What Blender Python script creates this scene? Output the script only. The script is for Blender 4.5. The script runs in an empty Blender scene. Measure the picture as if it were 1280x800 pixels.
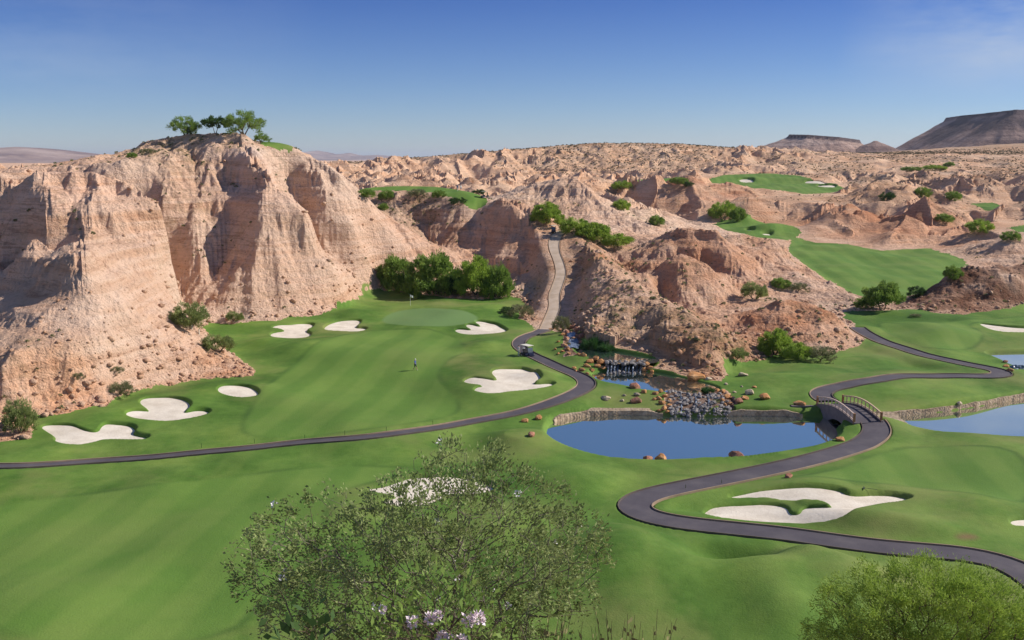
import bpy, bmesh, math, random
import numpy as np
from mathutils import Vector, Matrix
PI = math.pi
rng = np.random.default_rng(7)
random.seed(7)
F32 = np.float32
S = bpy.context.scene
col = S.collection

# ------------------------------------------------------------------ camera
CZ = 32.0; FP = 35/36*1280; PITCH = math.radians(9.2)
cam = bpy.data.objects.new('camera', bpy.data.cameras.new('camera')); col.objects.link(cam)
cam.location = (0, 0, CZ); cam.rotation_euler = (PI/2-PITCH, 0, 0)
cam.data.lens = 35; cam.data.sensor_width = 36; cam.data.clip_start = .1; cam.data.clip_end = 120000
S.camera = cam
cp, sp = math.cos(PITCH), math.sin(PITCH)
def ray(px, py):
    a = (px-640)/FP; b = (400-py)/FP
    return (a, cp+b*sp, -sp+b*cp)
def D(px, py, Y):                                  # picture position at a forward distance Y
    d = ray(px, py); t = Y/d[1]; return (d[0]*t, Y, CZ+d[2]*t)
def Z(px, py, z):                                  # picture position on the level z
    d = ray(px, py); t = (z-CZ)/d[2]; return (d[0]*t, d[1]*t, z)
def zv(py): return .6+min(max((440-py)/70, 0), 1)*1.0
ZSTREAM = {(705,415):2.7,(722,426):2.8,(745,438):2.5,(790,446):2.4,(820,455):2.1,(830,465):1.4}
def V(px, py): return Z(px, py, ZSTREAM.get((px, py), zv(py)))
def XZ(px, Y, z):
    return ((px-640)/FP*Y, Y, z)

# ------------------------------------------------------------------ noise
def h2(ix, iy, s):
    with np.errstate(over='ignore'):
        h = (ix.astype(np.uint32)*np.uint32(374761393)) ^ (iy.astype(np.uint32)*np.uint32(668265263)) ^ np.uint32((s*2246822519+12345) & 0xffffffff)
        h = (h ^ (h >> np.uint32(13)))*np.uint32(1274126177)
        h = (h ^ (h >> np.uint32(16)))*np.uint32(2654435769)
        return h ^ (h >> np.uint32(15))
def hf(ix, iy, s): return (h2(ix, iy, s) & np.uint32(0xffffff)).astype(F32)/F32(16777216)
def noise(x, y, s=0):
    x = np.asarray(x, F32); y = np.asarray(y, F32)
    ix = np.floor(x).astype(np.int64); iy = np.floor(y).astype(np.int64)
    fx = x-ix; fy = y-iy; fx = fx.astype(F32); fy = fy.astype(F32)
    u = fx*fx*fx*(fx*(fx*6-15)+10); v = fy*fy*fy*(fy*(fy*6-15)+10)
    def g(i, j):
        a = hf(ix+i, iy+j, s)*F32(2*PI)
        return np.cos(a)*(fx-i)+np.sin(a)*(fy-j)
    a = g(0, 0); b = g(1, 0); c = g(0, 1); d = g(1, 1)
    a = a+(b-a)*u; c = c+(d-c)*u
    return (a+(c-a)*v)*F32(1.5)
def fbm(x, y, o=4, s=0, gain=.5):
    r = 0; a = 1.0
    for k in range(o):
        r = r+a*noise(x*2**k+k*17.3, y*2**k-k*9.1, s+k); a *= gain
    return r
def sst(a, b, x):
    t = np.clip((x-a)/(b-a), 0, 1); return t*t*(3-2*t)
def gully(x, y, gx, gy, lams, amp, branch=1.0, s=0):
    """eroded gullies that run down the slope (gx, gy), octave by octave"""
    out = np.zeros_like(x); hx = np.zeros_like(x); hy = np.zeros_like(x)
    for k, lam in enumerate(lams):
        dx = gx+hx*branch; dy = gy+hy*branch
        L = np.sqrt(dx*dx+dy*dy)+1e-4
        px = -dy/L; py = dx/L
        X = x/lam; Y = y/lam
        ix = np.floor(X).astype(np.int64); iy = np.floor(Y).astype(np.int64)
        fx = (X-ix).astype(F32); fy = (Y-iy).astype(F32)
        c = np.zeros_like(x); sn = np.zeros_like(x); wt = np.zeros_like(x)
        for i in range(-1, 3):
            for j in range(-1, 3):
                ox = fx-i-(hf(ix+i, iy+j, s+k)-.5)*.8+.0; oy = fy-j-(hf(ix+i, iy+j, s+k+50)-.5)*.8
                w = np.exp(-(ox*ox+oy*oy)*2.2)
                m = (ox*px+oy*py)*F32(2*PI*.9)
                c += np.cos(m)*w; sn -= np.sin(m)*w; wt += w
        c /= wt; sn /= wt
        st = sst(.08, .45, L)*(1-.6*sst(1.1, 2.4, L))
        ka = .55 if k == 0 else 1.0
        out += c*(amp*lam)*st*ka
        hx += sn*px*amp*5.6*st; hy += sn*py*amp*5.6*st
    return out

# ------------------------------------------------------------------ terrain curves (ridges, feet, benches)
C3 = []                                            # constraint polylines, world coordinates
def cur(*p): C3.append([tuple(map(float, q)) for q in p])
TH0 = math.radians(36)
# grass areas ------------------------------------------------------
GRASS = {}
valley_px = [(-60,560),(0,553),(38,547),(41,523),(75,521),(100,517),(135,512),(140,503),(165,493),(190,487),(250,475),(315,470),(319,464),
 (305,455),(285,442),(262,425),(250,412),(262,406),(300,405),(345,402),(380,398),(415,393),(430,384),(445,378),(455,370),(470,366),
 (490,364),(520,368),(560,372),(600,374),(640,371),(655,378),(648,388),(652,398),(663,405),(668,412),(690,412),(705,415),(722,426),(745,438),
 (790,446),(820,455),(830,465),(850,474),(880,478),(900,481),(908,470),(902,463),(930,455),(955,450),(965,445),(990,440),(1030,445),
 (1050,440),(1075,433),(1080,425),(1075,412),(1056,398),(1050,390),(1062,388),(1100,388),(1140,386),(1170,391),(1200,393),(1250,388),(1290,380),(1400,378)]
valley = [V(*p) for p in valley_px]
GRASS['valley'] = [(-80,57,0)]+valley+[(170,205,0),(170,57,0)]
cur(*valley)
cur((-80,57,.5),(-40,59,.4),(0,60,.4),(40,60,.4),(90,60,.6),(170,60,.6))
F1 = [Z(990,297,3.5),Z(1020,303,3.4),Z(1060,305,3.2),Z(1100,313,3),Z(1160,310,3),Z(1200,322,2.8),Z(1212,330,2.5),Z(1190,348,2.4),Z(1170,366,2),Z(1125,372,1.8),Z(1090,375,1.8),
      Z(1060,366,2),Z(1030,350,2.2),Z(1005,332,2.5),Z(985,315,3)]
F2 = [Z(880,285,5),Z(900,277,5.5),Z(940,276,6),Z(975,283,5.5),Z(1005,291,5),Z(985,299,4.5),Z(950,298,4.5),Z(915,294,4.8)]
def yf3(py): return 560+(250-py)/33*190
F3 = [D(a,b,yf3(b)) for a,b in [(880,224),(905,218),(960,216),(1000,219),(1045,231),(1062,237),(1040,241),(1000,243),(975,250),(945,247),(915,240),(890,229)]]
F4 = [D(770,231,540),D(800,223,580),(*D(850,221,590),),D(862,226,560),D(830,232,530),D(790,235,520)]
F6 = [D(1212,254,470),D(1240,252,480),D(1272,268,440),D(1250,271,430)]
F7 = [D(1258,284,370),D(1285,279,390),D(1320,290,370),D(1285,294,355)]
TE = [D(448,234,300),D(500,231,306),D(545,232.5,306),D(575,236,300),D(597,240,292),D(609,247,285),D(609,253,279),D(586,254,277),D(566,247,283),D(545,240,290),D(500,237,294),D(452,237.5,295)]
HT = [D(322,176,246),D(345,175.5,248),D(366,180,247),D(366,182,240),D(325,180,238)]
for n, p in (('f1',F1),('f2',F2),('f3',F3),('f4',F4),('f6',F6),('f7',F7),('te',TE),('ht',HT)):
    GRASS[n] = p; cur(*(p+[p[0]]))
# foreground hill the photographer stands on
for Y, z in ((2,30.3),(6,27.3),(12,23.4),(20,19.2),(32,12.6),(45,6.0),(53,1.8)):
    cur(*[(math.sin(a)*Y/math.cos(min(abs(a),.9)), Y, z+ (a+.2)*0) for a in np.linspace(-.66,.66,12)])
# ponds: shore heights
cur(V(683,530),V(700,519),V(760,514),V(820,512),V(910,512),V(1000,517))
def road_pt(px, py, off=0):
    d = ray(px, py); t = -d[2]/d[1]; Y = 68/(t+.194); return (d[0]*Y/d[1], Y, 32-t*Y+off)
road_px = [(684,410),(688,398),(694,384),(692,370),(697,357),(702,342),(699,328),(693,314),(692,302),(697,292),(706,288)]
road = [road_pt(*p) for p in road_px]
cur(*road); cur(*[(x+4.6, y, z_+.5) for x, y, z_ in road[1:]])
# left hills
cur(D(-140,214,190),D(-60,213,182),D(0,212,176),D(60,210,176),D(110,211,178),D(150,218,180),D(190,228,178),D(208,250,176),D(212,290,172),D(196,322,166),D(200,352,163),D(225,388,160),D(262,420,158),D(300,450,153))
cur(D(110,211,178),D(112,240,172),D(108,270,165),D(104,295,158),D(98,308,149),D(96,312,142))
cur(D(96,312,142),D(50,337,146),D(0,373,149),D(-50,405,150))
cur(D(96,312,142),D(106,347,136.5),D(74,370,134),D(50,400,130),D(28,435,126),D(0,466,121.5),D(-40,500,117))
cur(XZ(70,159,13),XZ(20,166,10),XZ(-40,170,8))
cur(D(-60,425,146),D(-80,470,135))
cur(D(96,312,142),D(135,345,142.5),D(175,395,142),D(210,435,141.5),D(240,468,140.5))
cur(D(106,347,136.5),D(122,400,134),D(133,450,130),D(138,490,127))
cur(D(40,225,172),D(52,250,166),D(50,282,159),D(34,306,154))
cur(D(20,240,178),D(8,275,172),D(-8,312,164),D(-40,350,156))
# gorge between the front mass and the summit
cur((-79,210,9),(-72,204,5),(-66,194,4),(-61,184,3.2))
cur(XZ(196,187,12),XZ(210,183,6),XZ(220,178,4),XZ(209,172,3.2),XZ(214,168,2.6),XZ(236,165,2.2),XZ(268,162,1.6))
# summit hill
cur(D(20,212,250),D(110,205,250),D(140,196,246),D(170,186,242),D(215,168,240),D(250,164,238),D(300,166,238),D(322,176,242),D(360,180,243),D(380,189,243),D(400,200,243),D(428,220,242),D(453,233,240),D(462,252,238),D(480,276,240),D(505,300,242),D(524,320,243),D(540,335,243))
cur(D(300,166,238),D(305,182,230),D(315,197,222),D(350,230,214),D(383,275,206.5),D(412,320,204),D(436,350,208))
cur(D(315,197,222),D(328,216,216),D(326,244,209),D(326,277,204),D(330,309,199),D(318,340,195),D(302,366,192),D(292,395,189))
cur(D(236,180,236),D(243,205,228),D(250,240,218),D(251,275,209),D(248,305,203),D(250,345,197),D(258,385,191))
cur(D(296,222,224),D(290,250,216),D(285,290,211),D(280,320,206),D(270,350,200))
cur(XZ(362,238,27),XZ(376,231,19),XZ(398,225,13),XZ(428,222,8),XZ(452,222,4.5))
cur(D(408,207,238),D(428,240,231),D(446,282,227),D(456,322,226))   # gully between
cur(D(380,189,243),D(388,205,236),D(400,240,228),D(435,285,227),D(465,325,231),D(480,350,235))
cur(D(150,222,190),D(178,226,204),D(200,230,211),D(222,232,215),D(240,226,218))
cur(D(40,210,215),D(110,207,215),D(150,204,214),D(190,200,218),D(225,190,226))
# ground behind the left hills
cur(XZ(-200,300,14),XZ(0,300,14),XZ(200,300,14),XZ(350,295,14),XZ(410,290,14))
cur(XZ(-200,450,14),XZ(200,450,14),XZ(420,430,14))
cur(XZ(60,215,27),XZ(120,212,27))
# valley of trees and the slope below the tee
cur(Z(500,352,3),Z(540,350,3.2),Z(600,352,3),Z(630,356,2.4))
cur(D(455,245,293),D(500,262,286),D(530,290,276),D(555,318,264))
cur(D(609,253,277),D(590,285,268),D(575,315,262))
cur(XZ(440,330,20),XZ(500,335,19),XZ(600,330,18))
# sunlit ridge left of the road
cur(D(600,262,283),D(615,250,278),D(628,243,272),D(645,250,268),D(665,268,263),D(684,287,258),D(690,296,250))
cur(D(628,243,272),D(640,275,262),D(650,310,252),D(655,340,244),D(652,368,236))
cur(D(665,268,263),D(672,305,246),D(676,345,228),D(676,380,212),D(672,400,198))
cur(D(600,262,283),D(597,290,270),D(605,320,258),D(622,345,248))
cur(XZ(615,300,14),XZ(680,300,15),XZ(700,285,14.5))
# long brown ridge between road and pools
cur(D(716,290,250),D(742,312,226),D(775,346,192),D(800,362,178),D(822,379,166),D(850,388,161),D(880,400,155),D(910,416,149),D(940,428,145),D(962,440,143))
cur(XZ(738,216,8.9),XZ(733,205,6.9),XZ(726,190,3.9),XZ(718,176,2.4))
cur(D(800,362,178),D(765,380,170),D(745,400,163),D(740,425,155))
cur(D(775,440,150),D(800,425,156),D(790,400,165))
cur(D(850,388,161),D(832,410,154),D(838,440,148),D(852,465,142))
cur(D(800,450,148),D(815,430,153),D(822,405,160))
cur(D(910,416,149),D(890,440,144),D(878,465,140))
cur(XZ(880,185,.5),XZ(850,200,1),XZ(800,220,4),XZ(760,245,9))     # hidden gully behind it
# ridge with the pale cliff
cur(D(735,300,262),D(770,305,256),D(800,312,250),D(830,290,244),D(850,281,240),D(880,280,238),D(905,291,236),D(913,312,232),D(918,345,224),D(922,372,214))
cur(D(800,322,236),D(850,335,231),D(897,345,230),D(913,345,225))
cur(D(790,368,202),D(805,345,208),D(823,319,214),D(850,316,215),D(876,320,214),D(890,350,208),D(905,385,202))
cur(D(850,316,215),D(848,350,206),D(846,375,201))
cur(XZ(815,226,9.5),XZ(850,224,8.5),XZ(885,222,7))
cur(D(913,312,232),D(935,345,225),D(975,372,216),D(1000,378,212),D(1030,382,208))
# ridge before the far fairway
cur(D(905,291,262),D(930,294,262),D(962,296,258),D(985,318,250),D(1008,340,240),D(1035,352,228),D(1052,364,219),D(1068,384,209))
cur(D(962,296,258),D(950,320,246),D(948,345,232))
cur(XZ(900,300,4),XZ(950,290,3.5),XZ(985,280,3))
# small red hill
cur(D(905,420,168),D(925,402,172),D(955,380,175),D(985,368,175),D(1010,376,174),D(1040,394,172),D(1062,410,170),D(1077,424,167))
cur(D(985,368,175),D(980,395,169),D(975,425,163))
cur(D(1010,376,174),D(1025,405,168),D(1040,430,163))
cur(XZ(950,186,1),XZ(1000,188,1),XZ(1045,186,1))
# dark hill at the right
cur(D(1125,384,212),D(1150,368,214),D(1180,350,216),D(1205,338,217),D(1232,330,218),D(1280,328,218),D(1340,328,218),D(1420,340,218))
cur(D(1280,329,218),D(1268,350,211),D(1290,368,208))
cur(XZ(1140,232,1.5),XZ(1240,236,2),XZ(1380,236,3))
cur(XZ(1150,245,2),XZ(1250,250,3),XZ(1380,250,4))
cur(D(1215,322,300),D(1240,305,300),D(1262,290,300),D(1290,300,300),D(1350,300,300))
# middle cliffs
cur(D(612,240,345),D(630,236,340),D(665,230,338),D(700,226,336),D(724,222,334),D(738,240,326),D(762,262,314),D(785,285,302),D(800,300,292))
cur(D(700,226,336),D(705,255,318),D(710,275,304))
cur(D(660,232,338),D(668,255,322),D(672,275,308))
cur(XZ(620,380,12),XZ(700,370,11),XZ(780,345,9))
cur(D(775,288,345),D(795,266,340),D(820,254,338),D(840,270,332),D(862,288,320))
cur(XZ(780,390,9),XZ(840,385,8),XZ(880,370,7))
cur(D(860,248,480),D(880,235,490),D(900,224,500),D(918,238,480),D(925,255,460))
cur(D(1075,262,470),D(1090,250,480),D(1115,246,485),D(1140,252,470),D(1152,262,455))
cur(D(985,252,440),D(1035,256,425),D(1080,266,405),D(1120,282,385),D(1150,300,368),D(1172,318,350))
cur(D(1035,256,425),D(1028,269,404))
cur(D(1080,266,405),D(1068,283,384))
cur(D(1120,282,385),D(1104,299,364))
cur(XZ(1010,408,5),XZ(1050,392,4.6),XZ(1090,376,4.2))
cur(D(955,284,372),D(985,276,378),D(1015,279,374),D(1040,288,368),D(1066,296,362))
cur(XZ(960,395,5.4),XZ(1010,394,5))
cur(D(905,258,432),D(935,244,440),D(960,249,438),D(985,262,430))
cur(D(935,244,440),D(930,262,415))
cur(D(920,262,450),D(945,250,455),D(965,260,440))
# rising badland field
for Y, zz in ((420,(12,12,12,7,5,5,8,9)),(600,(15,15,15,12,9,11,14,15)),(700,(14,13,12,13,14,15,18,20)),(800,(22,20,10,10,20,20,24,24))):
    cur(*[XZ(p, Y, z) for p, z in zip((380,480,600,700,860,1060,1280,1500), zz)])
sky_px = [(-200,214),(60,214),(380,206),(440,203.5),(500,200.5),(560,194.5),(600,190.5),(650,186.5),(700,181.5),(750,178.5),(850,179.5),(900,184.5),(950,190),(1000,194),(1060,194),(1100,192),(1150,187),(1200,184),(1280,178),(1420,175)]
def ysk(p): return np.interp(p, [380,640,860,1000,1300], [880,950,1000,1250,1300])
cur(*[D(a, b, ysk(a)) for a, b in sky_px])
cur(*[D(a, b+7, ysk(a)*1.25) for a, b in sky_px])
cur(*[D(a, 212, 2600) for a, b in sky_px])

# ------------------------------------------------------------------ relaxation on a log-polar sheet
dth = math.radians(.25); NU = int(2*TH0/dth)+1
LR0, LR1 = math.log(1.8), math.log(2700); NV = int((LR1-LR0)/dth)+1
def inpoly(x, y, poly):
    px = np.array([p[0] for p in poly]); py = np.array([p[1] for p in poly])
    bb = (x >= px.min()) & (x <= px.max()) & (y >= py.min()) & (y <= py.max())
    out = np.zeros(x.shape, bool)
    xs = x[bb]; ys = y[bb]; c = np.zeros(xs.shape, bool)
    n = len(px)
    for i in range(n):
        x1, y1, x2, y2 = px[i], py[i], px[i-1], py[i-1]
        if y1 == y2: continue
        c ^= ((y1 > ys) != (y2 > ys)) & (xs < (x2-x1)*(ys-y1)/(y2-y1)+x1)
    out[bb] = c; return out
sw = np.zeros((NV, NU)); sz = np.zeros((NV, NU))
for p in C3:
    for a, b in zip(p[:-1], p[1:]):
        a = np.array(a); b = np.array(b)
        L = np.hypot(*(b-a)[:2]); n = max(int(L/(min(np.hypot(*a[:2]), np.hypot(*b[:2]))*dth*.5))+2, 2)
        t = np.linspace(0, 1, n)[:, None]; q = a+(b-a)*t
        u = (np.arctan2(q[:,0], q[:,1])+TH0)/dth; v = (np.log(np.hypot(q[:,0], q[:,1]))-LR0)/dth
        iu = np.rint(u).astype(int); iv = np.rint(v).astype(int)
        k = (iu >= 0) & (iu < NU) & (iv >= 0) & (iv < NV)
        k &= ~(inpoly(q[:,0], q[:,1], GRASS['valley']) & (q[:,2] > 3.6))
        np.add.at(sw, (iv[k], iu[k]), 1); np.add.at(sz, (iv[k], iu[k]), q[k, 2])
def pad2(a):
    return np.pad(a, ((0, a.shape[0] % 2), (0, a.shape[1] % 2)))
lev = [(sw, sz)]
while min(lev[-1][0].shape) > 8:
    w, z = lev[-1]; m = np.where(w > 0, z/np.maximum(w, 1e-9), 0); w1 = (w > 0).astype(float)
    w1 = pad2(w1); m = pad2(m)*w1
    f = lambda q: q[::2, ::2]+q[1::2, ::2]+q[::2, 1::2]+q[1::2, 1::2]
    lev.append((f(w1), f(m)))
H = None
for w, z in lev[::-1]:
    m = np.where(w > 0, z/np.maximum(w, 1e-9), 0)
    if H is None: H = np.full(w.shape, m[w > 0].mean())
    else:
        up = np.repeat(np.repeat(H, 2, 0), 2, 1)[:w.shape[0], :w.shape[1]]
        if up.shape != w.shape: up = np.pad(up, ((0, w.shape[0]-up.shape[0]), (0, w.shape[1]-up.shape[1])), mode='edge')
        H = up
    k = w > 0
    H[k] = m[k]
    for it in range(60):
        P = np.pad(H, 1, mode='edge'); A = (P[:-2,1:-1]+P[2:,1:-1]+P[1:-1,:-2]+P[1:-1,2:])*.25
        H = H+(A-H)*.98; H[k] = m[k]
for it in range(7):
    P = np.pad(H, 1, mode='edge'); H = H*.5+(P[:-2,1:-1]+P[2:,1:-1]+P[1:-1,:-2]+P[1:-1,2:])*.125
def coarse(th, r):
    u = np.clip((th+TH0)/dth, 0, NU-1.001); v = np.clip((np.log(r)-LR0)/dth, 0, NV-1.001)
    iu = u.astype(int); iv = v.astype(int); fu = u-iu; fv = v-iv
    return (H[iv,iu]*(1-fu)+H[iv,iu+1]*fu)*(1-fv)+(H[iv+1,iu]*(1-fu)+H[iv+1,iu+1]*fu)*fv

def polydist(x, y, poly, closed=True, reach=6):
    """unsigned distance to the outline, only near it"""
    px = [p[0] for p in poly]; py = [p[1] for p in poly]
    d = np.full(x.shape, 1e3, F32)
    bb = (x >= min(px)-reach) & (x <= max(px)+reach) & (y >= min(py)-reach) & (y <= max(py)+reach)
    xs = x[bb]; ys = y[bb]; dd = np.full(xs.shape, 1e3, F32); n = len(px)
    for i in range(0 if closed else 1, n):
        ax, ay, bx, by = px[i-1], py[i-1], px[i], py[i]
        ex, ey = bx-ax, by-ay; l2 = ex*ex+ey*ey+1e-9
        t = np.clip(((xs-ax)*ex+(ys-ay)*ey)/l2, 0, 1)
        dd = np.minimum(dd, np.hypot(xs-ax-t*ex, ys-ay-t*ey))
    d[bb] = dd; return d
def smooth_poly(p, n=3, closed=True):
    p = [np.array(q, float) for q in p]
    for _ in range(n):
        q = []
        m = len(p)
        if not closed: q.append(p[0])
        for i in range(m if closed else m-1):
            a, b = p[i], p[(i+1) % m]
            q += [a*.75+b*.25, a*.25+b*.75]
        if not closed: q.append(p[-1])
        p = q
    return p

# ------------------------------------------------------------------ fine sheet
NTH = 1400
TH = np.linspace(-math.radians(34), math.radians(34), NTH)
rows = [2.0]
while rows[-1] < 50000:
    r = rows[-1]
    rows.append(r+(max(.012*r, .3) if r < 52 else .0032*r if r < 108 else .0019*r if r < 262 else .0032*r if r < 1400 else .03*r))
R = np.array(rows); NR = len(R)
RR, TT = np.meshgrid(R, TH, indexing='ij')
X = (RR*np.sin(TT)).astype(F32); Y = (RR*np.cos(TT)).astype(F32)
zb = coarse(TT, np.minimum(RR, 2600)).astype(F32)
# masks ------------------------------------------------------------
wx = X+.35*noise(X/1.3, Y/1.3, 3)+1.0*noise(X/5, Y/5, 4)*sst(170, 200, RR).astype(F32)
wy = Y+.35*noise(X/1.3+9, Y/1.3, 5)+.8*noise(X/5+9, Y/5, 6)*sst(170, 200, RR).astype(F32)
isg = np.zeros(X.shape, bool)
for k, p in GRASS.items(): isg |= inpoly(wx, wy, p)
isg &= RR > 56
CASC = [[Z(a, b, .6)[:2] for a, b in [(832,488),(832,523),(916,523),(920,507),(905,491),(880,493)]], [Z(a, b, 1.5)[:2] for a, b in [(754,450),(818,452),(816,469),(758,470)]], [Z(a, b, 2.6)[:2] for a, b in [(705,412),(730,420),(735,440),(706,440)]]]
BANK = [Z(a, b, 2.2)[:2] for a, b in [(712,418),(745,430),(800,436),(845,450),(845,470),(818,460),(790,450),(745,441),(722,434)]]
for p in CASC+[BANK]: isg &= ~inpoly(wx, wy, p)
dv = polydist(X, Y, GRASS['valley'], reach=14)
dg = dv.copy()
for k, p in GRASS.items():
    if k != 'valley': dg = np.minimum(dg, polydist(X, Y, p, reach=60 if k in ('f3','f4','f6') else 25))
edge = np.clip(dg, 0, 60)
rockw = np.where(isg, 0, 1).astype(F32)
# badland relief ----------------------------------------------------
far = sst(300, 420, RR).astype(F32)*(1-sst(1500, 2500, RR)).astype(F32)
plate = sst(-6, 10, (RR-np.interp(np.degrees(TT)*21.7+640, [380,640,860,1000,1300], [860,930,980,1100,1150])))
plate = plate.astype(F32)
wf = far*rockw*sst(2, 22, edge).astype(F32)*(1-.85*plate)
n1 = noise(X/48+3.1, Y/62, 21); n2 = noise(X/23, Y/30+5, 22)
rid = (1-np.abs(n1)*2)*8.5+(1-np.abs(n2)*2)*3.2-3.5
rightplain = sst(8, 20, np.degrees(TT))*sst(700, 860, RR)
dT = np.degrees(TT)
front = (sst(-2, 3, dT)*(1-sst(10, 13, dT))*sst(740, 860, RR)).astype(F32)
nf3 = sst(6, 45, polydist(X, Y, F3, reach=60)).astype(F32); nf3 = 1-(1-nf3)*sst(400, 440, RR)
hill = rid*wf*(1-.75*rightplain.astype(F32))*(1-.6*front)*(.25+.75*nf3)*(1-.8*sst(10, 11.5, dT)*(1-sst(18, 20, dT))*sst(400, 440, RR)*(1-sst(560, 600, RR)))
zb = zb+hill
def grad(z):
    gr = np.gradient(z, R, axis=0); gt = np.gradient(z, TH, axis=1)/RR
    s_, c_ = np.sin(TT), np.cos(TT)
    return (gr*s_+gt*c_).astype(F32), (gr*c_-gt*s_).astype(F32)
isg &= ~((zb > 3.0) & (RR > 150) & (RR < 260) & (X < -15) & inpoly(X, Y, GRASS['valley'])); rockw = np.where(isg, 0, 1).astype(F32)
gx, gy = grad(zb)
near = ((1-far)*rockw*sst(.0, 5, edge)*(.25+.75*sst(3, 10, polydist(X, Y, road, False, 12)))).astype(F32)
fg = sst(62, 75, RR).astype(F32)
mk = (near > 0) & (RR < 460) & (RR > 70)
z = zb.copy()
soft = ((1-.68*sst(8, 16, X)*sst(118, 130, Y)*(1-sst(205, 225, Y)))*(1-.5*sst(38, 50, -X)*(1-sst(160, 172, Y))))[mk].astype(F32)
e = gully(X[mk], Y[mk], gx[mk], gy[mk], (17, 8.5, 4.2, 2.1), .085, 1.0, 11)*soft
ns = fbm(X[mk]/7, Y[mk]/7, 5, 31, .6)*.6
z[mk] += (e+ns)*near[mk]
mk2 = (wf > 0) & (RR > 290) & (RR < 1600)
e = gully(X[mk2], Y[mk2], gx[mk2], gy[mk2], (70, 35, 17, 8), .06, 1.0, 71)
z[mk2] += (e+fbm(X[mk2]/18, Y[mk2]/18, 4, 33)*1.0)*(wf[mk2])
z[RR > 800] += (fbm(X/30, Y/30, 3, 55)*.7)[RR > 800]*np.where(RR > 2500, 0, 1)[RR > 800]
# strata: hard and soft layers
def terrace(z, x, y, per, k, s):
    q = z+noise(x/24, y/24, s)*1.6+x*.01; t = q/per; f = t-np.floor(t)
    return z+k*(sst(.30, .70, f)-f)*per
gx2, gy2 = grad(z); steep = sst(.25, .8, np.hypot(gx, gy)).astype(F32)
sfull = (1-.6*sst(8, 16, X)*sst(118, 130, Y)*(1-sst(205, 225, Y))).astype(F32); steep = steep*sfull
z = np.where(mk, z+(terrace(z, X, Y, 6.1, .5, 41)-z)*steep*near*sst(-.25, .45, noise(X/30, Y/30, 45)), z)
z = np.where(mk, z+(terrace(z+3, X, Y, 13, .45, 47)-z-3)*steep*near*sst(-.1, .3, noise(X/38, Y/38, 48)), z)
z = np.where(mk, z+(terrace(z, X, Y, 1.9, .3, 43)-z)*steep*near*sst(-.2, .5, noise(X/14, Y/14, 46)), z)
# turf undulation --------------------------------------------------
tf = (isg & (RR > 55))
und = noise(X/19, Y/24, 61)*.85+noise(X/9, Y/12+3, 62)*.36
for a_, b_, h_, r_, e_ in ((880,728,.7,4.2,1.0),(1000,698,.7,2.6,.8),(960,716,.45,3.2,.8),(1030,712,.5,4,1.5),(820,735,1.2,6,1.2),(925,692,-1.5,3.2,.7),(1050,730,1.2,4,1.3),(960,730,.9,3,1.2),(880,690,-.8,3,1),(780,690,1.0,5,1.2),(985,770,1.0,3,1.2),(60,760,.8,7,1.3),(180,700,-.7,8,1.3),(1130,668,1.1,4.5,1),(1165,690,-.5,3,1),(640,552,1.3,4,1),(600,560,-.5,4,1),(1110,492,.8,5,1),
  (1190,428,1.6,7,1),(1150,412,.9,6,1),(1090,452,.8,5,1),(1130,458,-.7,5,.8),(985,480,.8,5,1),(600,440,.9,4,1),(700,478,.7,3,1),(665,478,.6,2.5,1),(440,392,.8,4,1),(380,440,.6,7,1),(330,430,.9,5,1),
  (125,517,.6,4,1),(1040,655,.9,3.5,1),(900,670,.8,4,1),(730,600,.8,5,1),(640,660,.9,6,1),(1240,640,.7,4,1),(740,700,.9,5,1.4),(860,740,-.6,4,1.2)):
    q_ = V(a_, b_); z += (np.where(tf, 1, 0)*h_*np.exp(-((X-q_[0])/r_)**2-((Y-q_[1])/(r_*e_))**2)).astype(F32)
z += np.where(tf, und*sst(0, 5, dg)*sst(62, 80, RR), 0).astype(F32)
z = z.astype(F32)
def samp(x, y, A=None):
    A = z if A is None else A
    x = np.atleast_1d(np.asarray(x, float)); y = np.atleast_1d(np.asarray(y, float))
    r = np.hypot(x, y); t = np.arctan2(x, y)
    u = np.clip((t-TH[0])/(TH[1]-TH[0]), 0, NTH-1.001); iu = u.astype(int); fu = u-iu
    iv = np.clip(np.searchsorted(R, r)-1, 0, NR-2); fv = np.clip((r-R[iv])/(R[iv+1]-R[iv]), 0, 1)
    return (A[iv,iu]*(1-fu)+A[iv,iu+1]*fu)*(1-fv)+(A[iv+1,iu]*(1-fu)+A[iv+1,iu+1]*fu)*fv
def hit(px, py, ymin=56, ymax=3000, zoff=0):
    d = ray(px, py); t = np.geomspace(ymin, ymax, 3000)
    xs = d[0]/d[1]*t; zs = CZ+d[2]/d[1]*t; h = samp(xs, t)+zoff
    k = np.nonzero(zs < h)[0]
    i = k[0] if len(k) else len(t)-1
    return (xs[i], t[i], float(samp(xs[i], t[i])[0]))

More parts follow.
